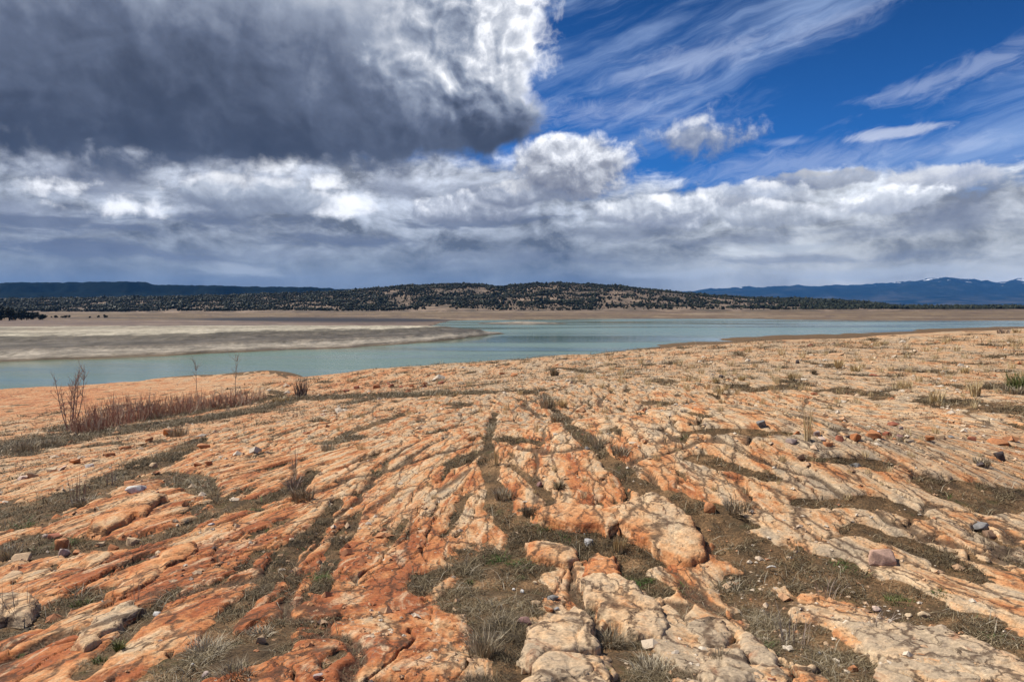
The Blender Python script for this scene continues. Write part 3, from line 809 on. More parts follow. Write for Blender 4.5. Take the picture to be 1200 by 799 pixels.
def build_sun():
    s = bpy.data.lights.new('sun', 'SUN'); s.energy = SUN_E; s.angle = R(.53); s.color = (1, .95, .87)
    so = bpy.data.objects.new('sun', s); COL.objects.link(so)
    dv = Vector((math.sin(SUN_AZ) * math.cos(SUN_EL), math.cos(SUN_AZ) * math.cos(SUN_EL), math.sin(SUN_EL)))
    so.rotation_euler = dv.to_track_quat('Z', 'Y').to_euler(); so.location = (0, 0, 60)

SUN_E = 4.8
build_world()
build_sun()

cam = bpy.data.cameras.new('camera'); cam.sensor_width = 36; cam.lens = 36 * F / 1200; cam.clip_start = .05; cam.clip_end = 40000
co = bpy.data.objects.new('camera', cam); COL.objects.link(co)
co.location = (0, 0, EYE); co.rotation_euler = (math.pi / 2 - PITCH, 0, 0)
scene.camera = co

scene.view_settings.view_transform = 'Standard'; scene.view_settings.look = 'None'
scene.view_settings.exposure = EXPO; scene.view_settings.gamma = 1; scene.view_settings.use_curve_mapping = False
cy = scene.cycles
cy.max_bounces = 4; cy.diffuse_bounces = 2; cy.glossy_bounces = 2; cy.transmission_bounces = 2; cy.volume_bounces = 0; cy.transparent_max_bounces = 8
cy.caustics_reflective = False; cy.caustics_refractive = False; cy.sample_clamp_indirect = 4
cy.volume_step_rate = 10
cy.use_denoising = True; cy.denoiser = 'OPENIMAGEDENOISE'; cy.denoising_input_passes = 'RGB_ALBEDO_NORMAL'

# ------------------------------------------------------------------ placing things on the ground
def spot(px, py):
    """point of the rock shelf seen at a photograph point: X, Y, Z and metres per photograph pixel there"""
    x, y = on_ground(px, py)
    z = float(ground_eval(np.array([x]), np.array([y]))[0][0])
    return x, y, z, y / F

def ground_z(X, Y):
    return ground_eval(np.asarray(X, float), np.asarray(Y, float))[0]

# ------------------------------------------------------------------ grass blades
def blade_arrays(base, head, h, lean, w, tint, rng, curl=1.0):
    """bent tapering blades: base (n,3), heading angle, height, lean (fraction of the height), width"""
    n = len(base)
    hd = np.stack([np.cos(head), np.sin(head), np.zeros(n)], 1); sd = np.stack([-np.sin(head), np.cos(head), np.zeros(n)], 1)
    sd = sd * np.cos(rng.random(n) * 3)[:, None] + hd * .5
    up = np.array([0, 0, 1.0])
    def p(t):
        return base + up * (h * (t - .45 * np.clip(lean, 0, 1.6) * t * t * .8))[:, None] + hd * (h * lean * (t ** 1.6) * curl)[:, None]
    m0, m1, m2 = p(0.), p(.5), p(1.)
    ww = (w * .5)[:, None] * sd
    V = np.stack([m0 - ww, m0 + ww, m1 + ww * .8, m1 - ww * .8, m2], 1).reshape(-1, 3)
    i = np.arange(n)[:, None] * 5
    Q = i + np.array([[0, 1, 2, 3]]); T = i + np.array([[3, 2, 4]])
    return V, Q, T, np.repeat(tint, 5)

def tuft_mesh(name, n, h, spread, lean, w, mat, rng, tlo=0., thi=1., hvar=.5, green=0.0):
    a = rng.random(n) * 2 * np.pi; rad = spread * np.sqrt(rng.random(n)) * .5
    base = np.stack([np.cos(a) * rad, np.sin(a) * rad, np.full(n, -.01)], 1)
    head = a + rng.normal(0, .8, n)
    hh = h * (1 - hvar * rng.random(n)); ln = lean * (.25 + rng.random(n) * 1.2)
    tint = tlo + (thi - tlo) * rng.random(n)
    if green: tint = np.where(rng.random(n) < green, .97, tint)
    V, Q, T, C = blade_arrays(base, head, hh, ln, w * (.6 + .8 * rng.random(n)), tint, rng)
    return mesh_from(name, V, Q, T, attrs={'tint': C}, mats=[mat], smooth=False)

def build_cover():
    rng = np.random.default_rng(5)
    n = 300000
    r = np.exp(rng.uniform(math.log(2.6), math.log(60), n)); a = rng.uniform(R(-42), R(42), n)
    X, Y = r * np.sin(a), r * np.cos(a)
    z, at_ = ground_eval(X, Y)
    cl = fbm(X / .22, Y / .22, 3, 201) + .8 * fbm(X / 1.2, Y / 1.2, 3, 202)
    keep = (at_['soil'] > .55) & (cl + rng.normal(0, .25, n) > -.02)
    # sprigs in the joints of the rock
    keep |= (at_['crack'] > .5) & (rng.random(n) < .25)
    X, Y, z, r, cl = X[keep], Y[keep], z[keep], r[keep], cl[keep]
    m = len(X); per = 7
    idx = np.repeat(np.arange(m), per)
    k = len(idx)
    size = (.022 + .0042 * r[idx]) * (.7 + .7 * np.clip(cl[idx], 0, 1.2))
    base = np.stack([X[idx] + rng.normal(0, 1, k) * size * .8, Y[idx] + rng.normal(0, 1, k) * size * .8, z[idx] - .004], 1)
    zone = fbm(X / 1.8, Y / 1.8, 3, 205); grn = fbm(X / .5, Y / .5, 2, 206)
    tint = np.clip(.35 + .28 * zone[idx] + rng.normal(0, .2, k), 0, .88)
    tint = np.where((grn[idx] > .72) & (r[idx] < 12) & (rng.random(k) < .7), .92 + .08 * rng.random(k), tint)
    longs = rng.random(k) < .05
    size = np.where(longs, size * 2.4, size); tint = np.where(longs & (tint < .9), np.clip(tint + .35, 0, .89), tint)
    V, Q, T, C = blade_arrays(base, rng.random(k) * 6.283, size * (.4 + .9 * rng.random(k)), .5 + 1.5 * rng.random(k), (.0013 + .00048 * r[idx]) * (.6 + .8 * rng.random(k)), tint, rng)
    me = mesh_from('dead_grass', V, Q, T, attrs={'tint': C}, mats=[GRASS], smooth=False)
    link('dead_grass', me, kind='stuff', label='short withered grass and moss mats on the soil between slabs')
    print('cover tufts', m)
build_cover()

def tuft(px, py, hpx, wpx, mat, label, name='grass_tuft', n=None, lean=.5, tlo=0., thi=1., group='grass tufts on the rock shelf', seed=0, thick=1.0, hvar=.5, cat='grass', green=0.):
    rng = np.random.default_rng(1000 + int(px * 7 + py * 13) + seed)
    x, y, z, mpp = spot(px, py)
    n = n or int(70 + wpx * 3)
    me = tuft_mesh(name, n, hpx * mpp, wpx * mpp * .6, lean, max(.9 * mpp, .0022) * thick, mat, rng, tlo, thi, hvar, green)
    o = link(name, me, label=label, category=cat, group=group); o.location = (x, y, z)
    return o

TUFTS = [
    (650, 441, 12, 14, GREY, 'dark brown tuft on the crest, first left of the lake point', dict(tlo=0, thi=.4)),
    (640, 480, 22, 20, GREY, 'tall grey tuft heading the long diagonal soil strip', {}),
    (652, 497, 16, 18, GREY, 'pale grey tuft second from the top of the diagonal soil strip', {}),
    (660, 478, 14, 12, STRAW, 'small straw tuft beside the tall grey one on the diagonal strip', {}),
    (702, 522, 24, 24, GREY, 'pale upright tuft behind the rounded grey stone', dict(tlo=.4)),
    (728, 534, 16, 34, GREY, 'wide low grey tuft right of the rounded grey stone', {}),
    (582, 545, 34, 7, STRAW, 'slim orange straw stalks standing in the middle of the shelf', dict(lean=.12, n=16)),
    (629, 508, 22, 8, STRAW, 'thin straw stalks left of the diagonal soil strip', dict(lean=.2, n=14)),
    (590, 582, 18, 34, GREY, 'grey tuft on the narrow central soil strip', {}),
    (620, 600, 16, 26, GREY, 'low dark tuft between two orange slabs in the centre', dict(tlo=0, thi=.4)),
    (655, 575, 14, 20, GREY, 'small dark sprig on the slab right of the purple stone', dict(tlo=0, thi=.3, lean=1.)),
    (946, 520, 56, 12, STRAW, 'tallest straw stalks beside the row of red cobbles', dict(lean=.16, n=34)),
    (983, 432, 16, 11, STRAW, 'bright straw tuft on the far right crest, taller of two', {}),
    (1003, 436, 12, 18, STRAW, 'broad bright straw tuft on the far right crest', {}),
    (928, 445, 14, 9, STRAW, 'narrow straw tuft on the right shelf beside a dark twin', {}),
    (954, 439, 9, 6, GREY, 'dark small tuft on the right shelf beside a straw twin', dict(tlo=0, thi=.4)),
    (839, 449, 12, 7, STRAW, 'left one of two straw tufts below the brown point', {}),
    (869, 447, 10, 12, STRAW, 'right one of two straw tufts below the brown point', {}),
    (844, 462, 14, 10, STRAW, 'straw tuft nearest the front of the two below the point', {}),
    (1060, 455, 14, 26, STRAW, 'loose straw patch left of the green bush', dict(lean=.3)),
    (1098, 472, 20, 26, STRAW, 'pale straw grass over a dark strip near the green bush', dict(lean=.25)),
    (1143, 466, 26, 16, STRAW, 'orange straw tuft just left of the green bush', dict(lean=.25)),
    (1131, 438, 14, 12, STRAW, 'pale straw tuft on the crest at the right', dict(tlo=.4)),
    (1035, 404, 6, 9, STRAW, 'tiny pale tuft on the skyline of the shelf', {}),
    (566, 768, 44, 54, GREY, 'large grey grass tuft in the front centre soil', dict(n=260, tlo=.1, thi=.8)),
    (588, 735, 18, 50, GREY, 'low dark tuft above the large grey one in front', dict(tlo=0, thi=.4, lean=1.)),
    (240, 762, 26, 70, GREY, 'whitish grey spreading tuft in the left front soil', dict(n=330, tlo=.45, lean=.9)),
    (275, 795, 26, 60, GREY, 'dull grey tuft below the whitish one in front', dict(lean=.9, tlo=.1, thi=.6)),
    (305, 742, 14, 40, GREY, 'small silver tuft beside the tan stone in front', dict(lean=.9, tlo=.3)),
    (715, 752, 26, 56, GREY, 'dark grey twiggy tuft right of the pale front slab', dict(tlo=0, thi=.6, lean=.9, n=260)),
    (765, 785, 24, 70, GREY, 'pale sprawling tuft at the bottom edge right of centre', dict(tlo=.3, lean=1.1, n=260)),
    (680, 728, 16, 40, GREY, 'dark tuft behind the pale front slab', dict(tlo=0, thi=.5, lean=.9)),
    (726, 645, 22, 22, STRAW, 'short straw stubble under the lip of the big block', dict(tlo=0, thi=.7, lean=.25)),
    (845, 782, 22, 34, GREY, 'brown bristly tuft among the pale front blocks', dict(tlo=0, thi=.7)),
    (865, 600, 18, 50, GREY, 'grey tuft behind the orange lump', {}),
    (1150, 548, 14, 26, GREY, 'grey tuft on the pale rock near the right edge', {}),
    (385, 530, 16, 24, GREY, 'pale grey tuft on the left shelf ledge', dict(tlo=.3)),
    (344, 572, 26, 24, TWIG, 'reddish twiggy tuft left of centre', dict(lean=.5, n=36, tlo=.4)),
    (355, 588, 22, 40, GREY, 'dark grey tuft below the reddish twigs', dict(tlo=0, thi=.6)),
    (330, 470, 10, 30, STRAW, 'pale dry grass fringe at the end of the willow thicket', {}),
    (210, 512, 18, 34, GREY, 'pale grass beside the orange block under the thicket', {}),
    (30, 530, 18, 40, GREY, 'grey tuft near the left edge below the beach', {}),
    (60, 523, 14, 34, GREY, 'grey tuft left of the forked sapling', {}),
    (12, 652, 22, 40, GREY, 'grey green tuft at the left edge in the soil', dict(green=.2)),
    (100, 590, 16, 46, GREY, 'low grey tuft left of the bluish white rock', dict(lean=.9)),
    (140, 762, 18, 16, GREEN, 'bright green sprouts between the left front ridges', dict(green=0., lean=.6)),
    (97, 706, 10, 34, GREEN, 'bright green strip of sprouts in the left soil joint', dict(lean=.7)),
    (118, 775, 12, 22, GREEN, 'green sprouts lowest of the left front joint', dict(lean=.7)),
    (710, 793, 10, 16, GREEN, 'small bright green sprout beside the bottom slab', dict(lean=.9)),
    (550, 680, 8, 10, GREEN, 'tiny green sprout left of the white pebbles', dict(lean=.9)),
    (610, 677, 7, 12, GREEN, 'tiny green sprout above the white pebbles', dict(lean=.9)),
    (760, 681, 9, 14, GREEN, 'green sprout right of the block column', dict(lean=.9)),
    (1055, 705, 7, 60, GREEN, 'mossy green patch behind the cream stone', dict(lean=1., tlo=.3)),
    (1108, 700, 6, 50, GREEN, 'dark green mat at the right of the cream stone', dict(lean=1.2, tlo=0, thi=.5)),
    (1090, 672, 6, 50, GREEN, 'dark green mat right of the pink block', dict(lean=1.2, tlo=0, thi=.5)),
]
for px, py, h, w, mat, label, kw in TUFTS:
    tuft(px, py, h, w, mat, label, **kw)

rngs = np.random.default_rng(91)
_wisp = [tuft_mesh('straw_wisp', 46, 1.0, .55, .3, .035, STRAW, np.random.default_rng(700 + i), .1, 1., .6) for i in range(4)]
_src = None; _k = 0
while _k < 230:
    px_, py_ = (rngs.uniform(700, 1215), rngs.uniform(396, 480)) if _k < 110 else (rngs.uniform(380, 1215), rngs.uniform(430, 590))
    if py_ < 420 - (px_ - 700) * .065: continue
    x, y, z, mpp = spot(px_, py_)
    if _src is None:
        o = bpy.data.objects.new('straw_wisp', _wisp[0]); COL.objects.link(o); _src = o
        o['label'] = 'little pale straw wisp among many scattered over the rock shelf'; o['category'] = 'grass'; o['group'] = 'straw wisps over the rock shelf'
    else:
        o = _src.copy(); o.data = _wisp[_k % 4]; COL.objects.link(o)
    h = rngs.uniform(5, 13) * mpp
    o.location = (x, y, z); o.scale = (h * 1.2, h * 1.2, h); o.rotation_euler = (0, 0, rngs.random() * 6.28); _k += 1

# the green bush at the right edge and the small shrubs on the skyline
def bush(px, py, hpx, wpx, mat, label, n, lean, cat='shrub', name='shrub', **kw):
    return tuft(px, py, hpx, wpx, mat, label, name=name, n=n, lean=lean, cat=cat, group=None, **kw)
bush(1200, 459, 34, 52, GREEN, 'yellow green rounded bush at the right edge of the shelf', 420, .45, hvar=.6)
bush(1188, 462, 16, 34, GREY, 'grey dry skirt of grass under the green bush', 160, .5, name='grass_tuft', cat='grass')
bush(1176, 392, 10, 22, TWIG, 'bare dark twigs on the skyline at the far right', 70, .5, thick=.8)
bush(1191, 391, 8, 12, STRAW, 'straw coloured shrub on the skyline at the far right', 60, .4)
bush(352, 463, 30, 22, TWIG, 'small grey leafless shrub right of the willow thicket', 90, .35, thick=.9)
bush(20, 728, 62, 60, TWIG, 'dark bare twigs over the pale boulder at left edge', 46, .45, hvar=.5, thick=1.3)
bush(932, 752, 74, 60, TWIG, 'tall pale bare weed stalks in the right front soil', 34, .35, hvar=.7, tlo=.6, thick=1.1)
bush(968, 700, 44, 50, TWIG, 'thin grey weed stalks behind the tall pale ones', 22, .35, hvar=.7, tlo=.4)
bush(1030, 745, 26, 60, TWIG, 'tangle of bleached twigs below the pinkish white stone', 60, 1.5, hvar=.5, tlo=.6)
bush(92, 590, 52, 24, TWIG, 'slender upright weed stems in the left soil hollow', 12, .12, tlo=.5)
bush(130, 568, 34, 20, TWIG, 'short upright weed stems left of the orange ledge', 10, .15, tlo=.5)
bush(160, 705, 44, 16, TWIG, 'few pale weed stems on the reddish ridge', 8, .2, tlo=.6)
bush(345, 550, 34, 10, TWIG, 'pair of tall thin weed stems left of centre', 8, .15, tlo=.4)

# ------------------------------------------------------------------ willow thicket and saplings
def tube_arrays(path, rad, sides=5):
    path = np.asarray(path, float); rad = np.asarray(rad, float); m = len(path)
    tg = np.gradient(path, axis=0); tg /= np.linalg.norm(tg, axis=1)[:, None] + 1e-9
    ref = np.array([1.0, .2, .1]); s = np.cross(tg, ref); s /= np.linalg.norm(s, axis=1)[:, None] + 1e-9
    t2 = np.cross(tg, s); an = np.arange(sides) * 2 * np.pi / sides
    V = path[:, None, :] + rad[:, None, None] * (np.cos(an)[None, :, None] * s[:, None, :] + np.sin(an)[None, :, None] * t2[:, None, :])
    q = []
    for i in range(m - 1):
        for j in range(sides):
            q.append((i * sides + j, i * sides + (j + 1) % sides, (i + 1) * sides + (j + 1) % sides, (i + 1) * sides + j))
    return V.reshape(-1, 3), np.array(q)

def merge_tubes(name, tubes, mats, tint=None):
    V, Q, T, off = [], [], [], 0
    for k, (v, q) in enumerate(tubes):
        V.append(v); Q.append(q + off); off += len(v); T.append(np.full(len(v), 0.5 if tint is None else tint[k]))
    return mesh_from(name, np.concatenate(V), np.concatenate(Q), attrs={'tint': np.concatenate(T)}, mats=mats)

def wander(rng, p0, d0, length, nseg, wob, rise=.3):
    p = np.array(p0, float); d = np.array(d0, float); d /= np.linalg.norm(d); pts = [p.copy()]
    for _ in range(nseg):
        d = d + rng.normal(0, wob, 3) + np.array([0, 0, rise * .1]); d /= np.linalg.norm(d)
        p = p + d * length / nseg; pts.append(p.copy())
    return np.array(pts)

def willow_mesh(seed, h, w, n):
    rng = np.random.default_rng(seed); tubes, tint = [], []
    for _ in range(n):
        a = rng.random() * 6.283; rad = w * .42 * math.sqrt(rng.random())
        base = (math.cos(a) * rad, math.sin(a) * rad * .7, -.05)
        out = rad / w * 1.1
        hh = h * (.3 + .7 * rng.random() ** 1.5)
        pth = wander(rng, base, (math.cos(a) * out + rng.normal(0, .22), math.sin(a) * out + rng.normal(0, .22), 1), hh, 4, .13)
        t = np.clip(rng.normal(.50, .28), 0, 1)
        tubes.append(tube_arrays(pth, np.linspace(.013, .005, 5), 3)); tint.append(t)
        for _k in range(2):
            i = rng.integers(1, 4)
            b = wander(rng, pth[i], (rng.normal(0, .5), rng.normal(0, .5), 1), hh * .35, 2, .12)
            tubes.append(tube_arrays(b, np.linspace(.008, .004, 3), 3)); tint.append(min(1, t + .08))
    return merge_tubes('willow_shrub', tubes, [RED], tint)

variants = [willow_mesh(300 + i, 1.0, 1.9, 80) for i in range(4)]
rngw = np.random.default_rng(77)
first = None
for i in range(19):
    t = i / 18
    px = 100 + 192 * t + rngw.normal(0, 2); py = 506 - 38 * t - 5 * math.sin(t * 3.1) + (i % 2) * 4
    x, y, z, mpp = spot(px, py)
    if first is None:
        o = bpy.data.objects.new('willow_shrub', variants[0]); COL.objects.link(o); first = o
        o['label'] = 'leafless red stemmed willow shrub in the thicket by the beach'; o['category'] = 'shrub'; o['group'] = 'willow shrubs in the thicket'
    else:
        o = first.copy(); o.data = variants[i % 4]; COL.objects.link(o)
    h = (30 + 7 * math.sin(t * 5 + 1) + rngw.normal(0, 4)) * mpp * (1 if t < .85 else .8)
    o.location = (x, y, z); o.scale = (1, 1, h); o.rotation_euler = (0, 0, rngw.random() * 6.28)

def sapling(px, py, hpx, stems, label, mat, seed, spread=.1, crown=1.0, lead=.75):
    rng = np.random.default_rng(seed)
    x, y, z, mpp = spot(px, py); H = hpx * mpp
    root = bpy.data.objects.new('bare_sapling', None); COL.objects.link(root); root.location = (x, y, z)
    root['label'] = label; root['category'] = 'tree'; root['group'] = 'bare saplings by the beach'
    for s in range(stems):
        a = s / stems * 6.283 + rng.random()
        out = 0 if stems == 1 else spread * (.5 + rng.random())
        hh = H * (1 if s == 0 else .6 + .38 * rng.random())
        pth = wander(rng, (math.cos(a) * .08 * (stems > 1), math.sin(a) * .08 * (stems > 1), -.1), (math.cos(a) * out, math.sin(a) * out * .6, 1), hh, 9, .045)
        r0 = .016 + .012 * hh / 3.5
        v, q = tube_arrays(pth, np.linspace(r0, .008, len(pth)), 6)
        link('trunk', mesh_from('trunk', v, q, mats=[mat]), root)
        tubes = []
        for k in range(int(16 * crown)):
            i = rng.integers(4 if stems > 1 else 5, len(pth) - 1); aa = rng.random() * 6.283
            b = wander(rng, pth[i], (math.cos(aa) * .55, math.sin(aa) * .55, 1.), hh * (.10 + .16 * rng.random()), 4, .14)
            tubes.append(tube_arrays(b, np.linspace(.010, .004, len(b)), 4))
            for _ in range(2):
                j = rng.integers(1, 4)
                tubes.append(tube_arrays(wander(rng, b[j], (rng.normal(0, .6), rng.normal(0, .6), 1), hh * .07, 2, .2), (.006, .004, .003), 3))
        link('crown', merge_tubes('crown', tubes, [mat]), root)
sapling(83, 507, 84, 7, 'forked bare sapling with many red stems at the left end of the thicket', BARK_RED, 5, spread=.26, crown=1.1)
sapling(234, 476, 60, 1, 'slim pale bare sapling in the middle of the thicket', BARK, 8, crown=.8)
sapling(276, 472, 60, 1, 'slim pale bare sapling with spread top at the thicket right end', BARK, 9, crown=1.1)

# ------------------------------------------------------------------ stones
def stone_mesh(name, seed, sx, sy, sz, mat, angular=.5, flat=.35):
    rng = np.random.default_rng(seed)
    bm = bmesh.new()
    n = 13 if angular > .55 else 20
    for _ in range(n):
        v = rng.normal(0, 1, 3); v /= np.linalg.norm(v)
        if angular > .55: v = np.sign(v) * np.abs(v) ** .55; v /= max(1, np.abs(v).max())
        v *= 1 - .22 * rng.random()
        bm.verts.new((v[0], v[1], v[2]))
    ret = bmesh.ops.convex_hull(bm, input=bm.verts)
    bmesh.ops.delete(bm, geom=[g_ for g_ in ret['geom_interior'] if isinstance(g_, bmesh.types.BMVert)], context='VERTS')
    bmesh.ops.bevel(bm, geom=list(bm.edges), offset=.06 if angular > .55 else .11, segments=2, affect='EDGES', profile=.6)
    bmesh.ops.triangulate(bm, faces=list(bm.faces))
    bmesh.ops.subdivide_edges(bm, edges=[e for e in bm.edges if e.calc_length() > .28], cuts=1, use_grid_fill=False)
    bmesh.ops.triangulate(bm, faces=list(bm.faces))
    co = np.array([v.co[:] for v in bm.verts])
    d = fbm(co[:, 0] * 1.7 + co[:, 2], co[:, 1] * 1.7 - co[:, 2] * .7, 3, seed % 40)
    mx = np.abs(co).max(0)
    for v, dd in zip(bm.verts, d):
        v.co *= 1 + .07 * dd
        v.co.x *= sx / mx[0]; v.co.y *= sy / mx[1]; v.co.z *= sz / mx[2]
    me = bpy.data.meshes.new(name); bm.to_mesh(me); bm.free()
    me.polygons.foreach_set('use_smooth', np.ones(len(me.polygons), bool)); me.materials.append(mat)
    return me

C = {'pink': (.46, .29, .21), 'orange': (.47, .20, .085), 'cream': (.62, .46, .29), 'white': (.66, .61, .54), 'pinkwhite': (.58, .43, .34), 'grey': (.22, .205, .19),
     'blue': (.44, .42, .40), 'purple': (.24, .135, .115), 'dark': (.085, .065, .06), 'red': (.32, .11, .06), 'tan': (.50, .34, .20), 'lilac': (.38, .29, .25), 'brown': (.20, .12, .075), 'rust': (.40, .155, .06)}
def stone(px, py, w, h, col, label, ang=.5, rz=None, group=None, name='stone', cat='stone', depth=None, sink=.36):
    """py is the foot of the stone as seen; w, h its size in photograph pixels"""
    x, y, z, m = spot(px, py)
    sx, sz = w * m * .5, h * m * .60
    sy = depth * m * .5 if depth else sx * (.75 + .4 * random.random())
    me = stone_mesh(name, int(px * 31 + py * 7) % 9973, sx, sy, sz, stone_mat(col, C[col]), ang)
    o = link(name, me, label=label, category=cat, group=group)
    o.location = (x, y + sy * .5, z + sz * (1 - 2 * sink)); o.rotation_euler = (random.uniform(-.15, .15), random.uniform(-.15, .15), rz if rz is not None else random.uniform(-.5, .5))
    return o

for a in [
    (1037, 665, 30, 20, 'pink', 'pinkish angular block alone on the right front soil', .9),
    (833, 599, 16, 14, 'orange', 'orange lump of rock at the end of the diagonal soil strip', .5),
    (1086, 722, 24, 13, 'cream', 'largest cream stone in the right front soil', .5),
    (1066, 722, 9, 5, 'cream', 'small cream chip left of the largest cream stone', .5),
    (1029, 715, 15, 11, 'pinkwhite', 'white stone with pink side left of the cream stone', .5),
    (1011, 715, 9, 4, 'orange', 'flat orange chip left of the white and pink stone', .8),
    (627, 684, 11, 6, 'cream', 'upper cream pebble in the central soil hollow', .4),
    (612, 695, 10, 5, 'white', 'flat white pebble in the central soil hollow', .4),
    (602, 691, 4, 3, 'white', 'tiny white pebble left of the flat white one', .4),
    (649, 704, 18, 8, 'grey', 'flat grey cobble in the central soil hollow', .5),
    (653, 715, 10, 5, 'blue', 'smooth blue grey pebble below the flat grey cobble', .3),
    (628, 709, 12, 6, 'tan', 'tan pebble left of the blue grey pebble', .6),
    (643, 716, 12, 7, 'orange', 'orange tan pebble touching the blue grey pebble', .7),
    (636, 700, 5, 3, 'white', 'tiny pale pebble between tan and grey cobbles', .4),
    (614, 733, 20, 10, 'purple', 'reddish purple flat stone above the pale front slab', .7),
    (690, 636, 11, 9, 'blue', 'bluish white stone under the big block lip', .6),
    (685, 625, 6, 4, 'white', 'small white pebble above the bluish white stone', .5),
    (632, 570, 8, 7, 'purple', 'dark purple rounded stone on the central slab', .3),
    (650, 582, 5, 4, 'cream', 'small cream pebble right of the dark purple stone', .4),
    (688, 527, 10, 7, 'grey', 'rounded grey stone in the diagonal soil strip', .3),
    (304, 752, 13, 12, 'tan', 'tan pointed stone in the left front soil', .8),
    (241, 791, 12, 12, 'lilac', 'grey lilac stone at the bottom left', .5),
    (372, 797, 12, 6, 'lilac', 'flat lilac stone at the bottom edge left of centre', .6),
    (183, 719, 10, 6, 'white', 'white pebble on the joint between left ridges', .5),
    (225, 779, 6, 5, 'white', 'tiny white pebble above the grey lilac stone', .4),
    (158, 579, 22, 8, 'white', 'bluish white weathered rock in the left soil hollow', .9),
    (247, 618, 9, 5, 'blue', 'small bluish pebble at the left of the long ridge', .5),
    (464, 787, 11, 8, 'tan', 'squarish tan stone on the bare sand at the bottom', .9),
    (435, 798, 8, 7, 'dark', 'dark small stone at the bottom left of the tan square', .6),
    (961, 767, 6, 5, 'grey', 'dark grey pebble in the right front soil near bottom', .4),
    (1001, 784, 11, 8, 'orange', 'broken orange lump at the bottom right soil', .8),
    (862, 711, 9, 6, 'tan', 'pale tan stone above the cracked pale blocks', .5),
    (935, 540, 20, 9, 'brown', 'dark brown angular block under the orange ledge', .9),
    (1003, 544, 14, 7, 'grey', 'dark grey cobble below the row of red cobbles', .6),
    (893, 503, 13, 9, 'grey', 'grey cobble left of the tallest straw stalks', .7),
    (928, 522, 15, 7, 'lilac', 'lilac grey flat stone left of the tallest stalks', .7),
    (933, 512, 10, 6, 'rust', 'rust coloured cobble above the lilac flat stone', .6),
    (1172, 541, 14, 13, 'dark', 'dark upright broken rock near the right edge', .9),
    (1150, 550, 24, 7, 'dark', 'low dark slab leaning beside the dark upright rock', .9),
    (1148, 619, 28, 9, 'grey', 'long dark grey stone on the pale right ledge', .8),
    (1163, 628, 16, 10, 'brown', 'brown broken stone right of the long dark grey one', .9),
    (935, 427, 6, 6, 'dark', 'dark round stone on the right crest', .4),
    (847, 443, 8, 4, 'dark', 'dark flat stone beside the two straw tufts', .7),
    (1026, 442, 14, 3, 'red', 'red flat stone on the right crest', .8),
    (70, 642, 22, 18, 'orange', 'orange wedge shaped rock in the left soil', .95),
    (72, 652, 22, 11, 'lilac', 'greyish lilac rounded rock under the orange wedge', .5),
    (88, 648, 10, 7, 'orange', 'small orange rock right of the orange wedge', .8),
    (62, 630, 16, 7, 'red', 'red brown flat rock above the orange wedge', .9),
    (52, 629, 8, 7, 'pinkwhite', 'pale pink stone left of the red brown flat rock', .5),
    (152, 635, 17, 11, 'tan', 'pale tan block right of the overhanging slab', .9),
    (133, 641, 16, 7, 'rust', 'rust coloured flat rock under the overhanging slab', .8),
    (116, 637, 11, 6, 'tan', 'tan chip below the overhanging slab', .8),
    (185, 656, 12, 7, 'cream', 'bright cream chip on the reddish ridge', .8),
    (20, 660, 26, 6, 'tan', 'long flat tan rock in the soil at the left edge', .8),
    (8, 683, 30, 14, 'tan', 'tan rock slab half out of the left edge', .8),
    (197, 511, 18, 10, 'orange', 'orange block standing under the willow thicket', .8),
    (83, 511, 10, 5, 'tan', 'left tan block at the foot of the forked sapling', .8),
    (92, 511, 9, 5, 'cream', 'right cream block at the foot of the forked sapling', .8),
    (178, 548, 10, 9, 'tan', 'tan block above the bluish white rock', .8),
    (104, 549, 10, 7, 'white', 'whitish block at the end of the left ledge rubble', .8),
    (150, 566, 17, 6, 'orange', 'flat orange rock left of the bluish white rock', .7),
    (237, 527, 16, 7, 'orange', 'orange block on the edge of the left shelf', .8),
    (231, 549, 9, 6, 'rust', 'rust block left of a pair on the left shelf', .8),
    (243, 548, 9, 6, 'orange', 'orange block right of a pair on the left shelf', .8),
    (265, 507, 12, 7, 'tan', 'pale rounded rock at the top of the left shelf', .5),
]:
    stone(a[0], a[1], a[2], a[3], a[4], a[5], a[6])

# the row of red and grey cobbles on the right shelf, left to right
row = [(958, 514, 9, 7, 'lilac'), (965, 519, 12, 8, 'pinkwhite'), (972, 527, 12, 6, 'orange'), (986, 521, 11, 9, 'red'), (994, 516, 9, 7, 'dark'), (1004, 519, 12, 9, 'rust'), (1013, 517, 8, 6, 'tan'), (1025, 516, 17, 9, 'orange'),
       (1031, 510, 10, 8, 'blue'), (1041, 513, 10, 9, 'red'), (1047, 516, 10, 6, 'orange'), (1055, 512, 10, 7, 'purple'), (1058, 506, 9, 6, 'lilac'), (1049, 501, 12, 5, 'red'), (1067, 518, 12, 7, 'cream'), (1090, 519, 12, 8, 'orange'),
       (1104, 518, 9, 7, 'tan'), (1116, 516, 8, 6, 'grey'), (1173, 522, 22, 8, 'orange'), (1140, 518, 10, 6, 'red')]
look = {'lilac': 'lilac', 'pinkwhite': 'pale pink', 'orange': 'orange', 'red': 'deep red', 'dark': 'blackish', 'rust': 'rusty', 'tan': 'tan', 'blue': 'bluish grey', 'purple': 'purple', 'cream': 'cream', 'grey': 'grey'}
ordn = ['first', 'second', 'third', 'fourth', 'fifth', 'sixth', 'seventh', 'eighth', 'ninth', 'tenth', 'eleventh', 'twelfth', 'thirteenth', 'fourteenth', 'fifteenth', 'sixteenth', 'seventeenth', 'eighteenth', 'nineteenth', 'twentieth']
row.sort()
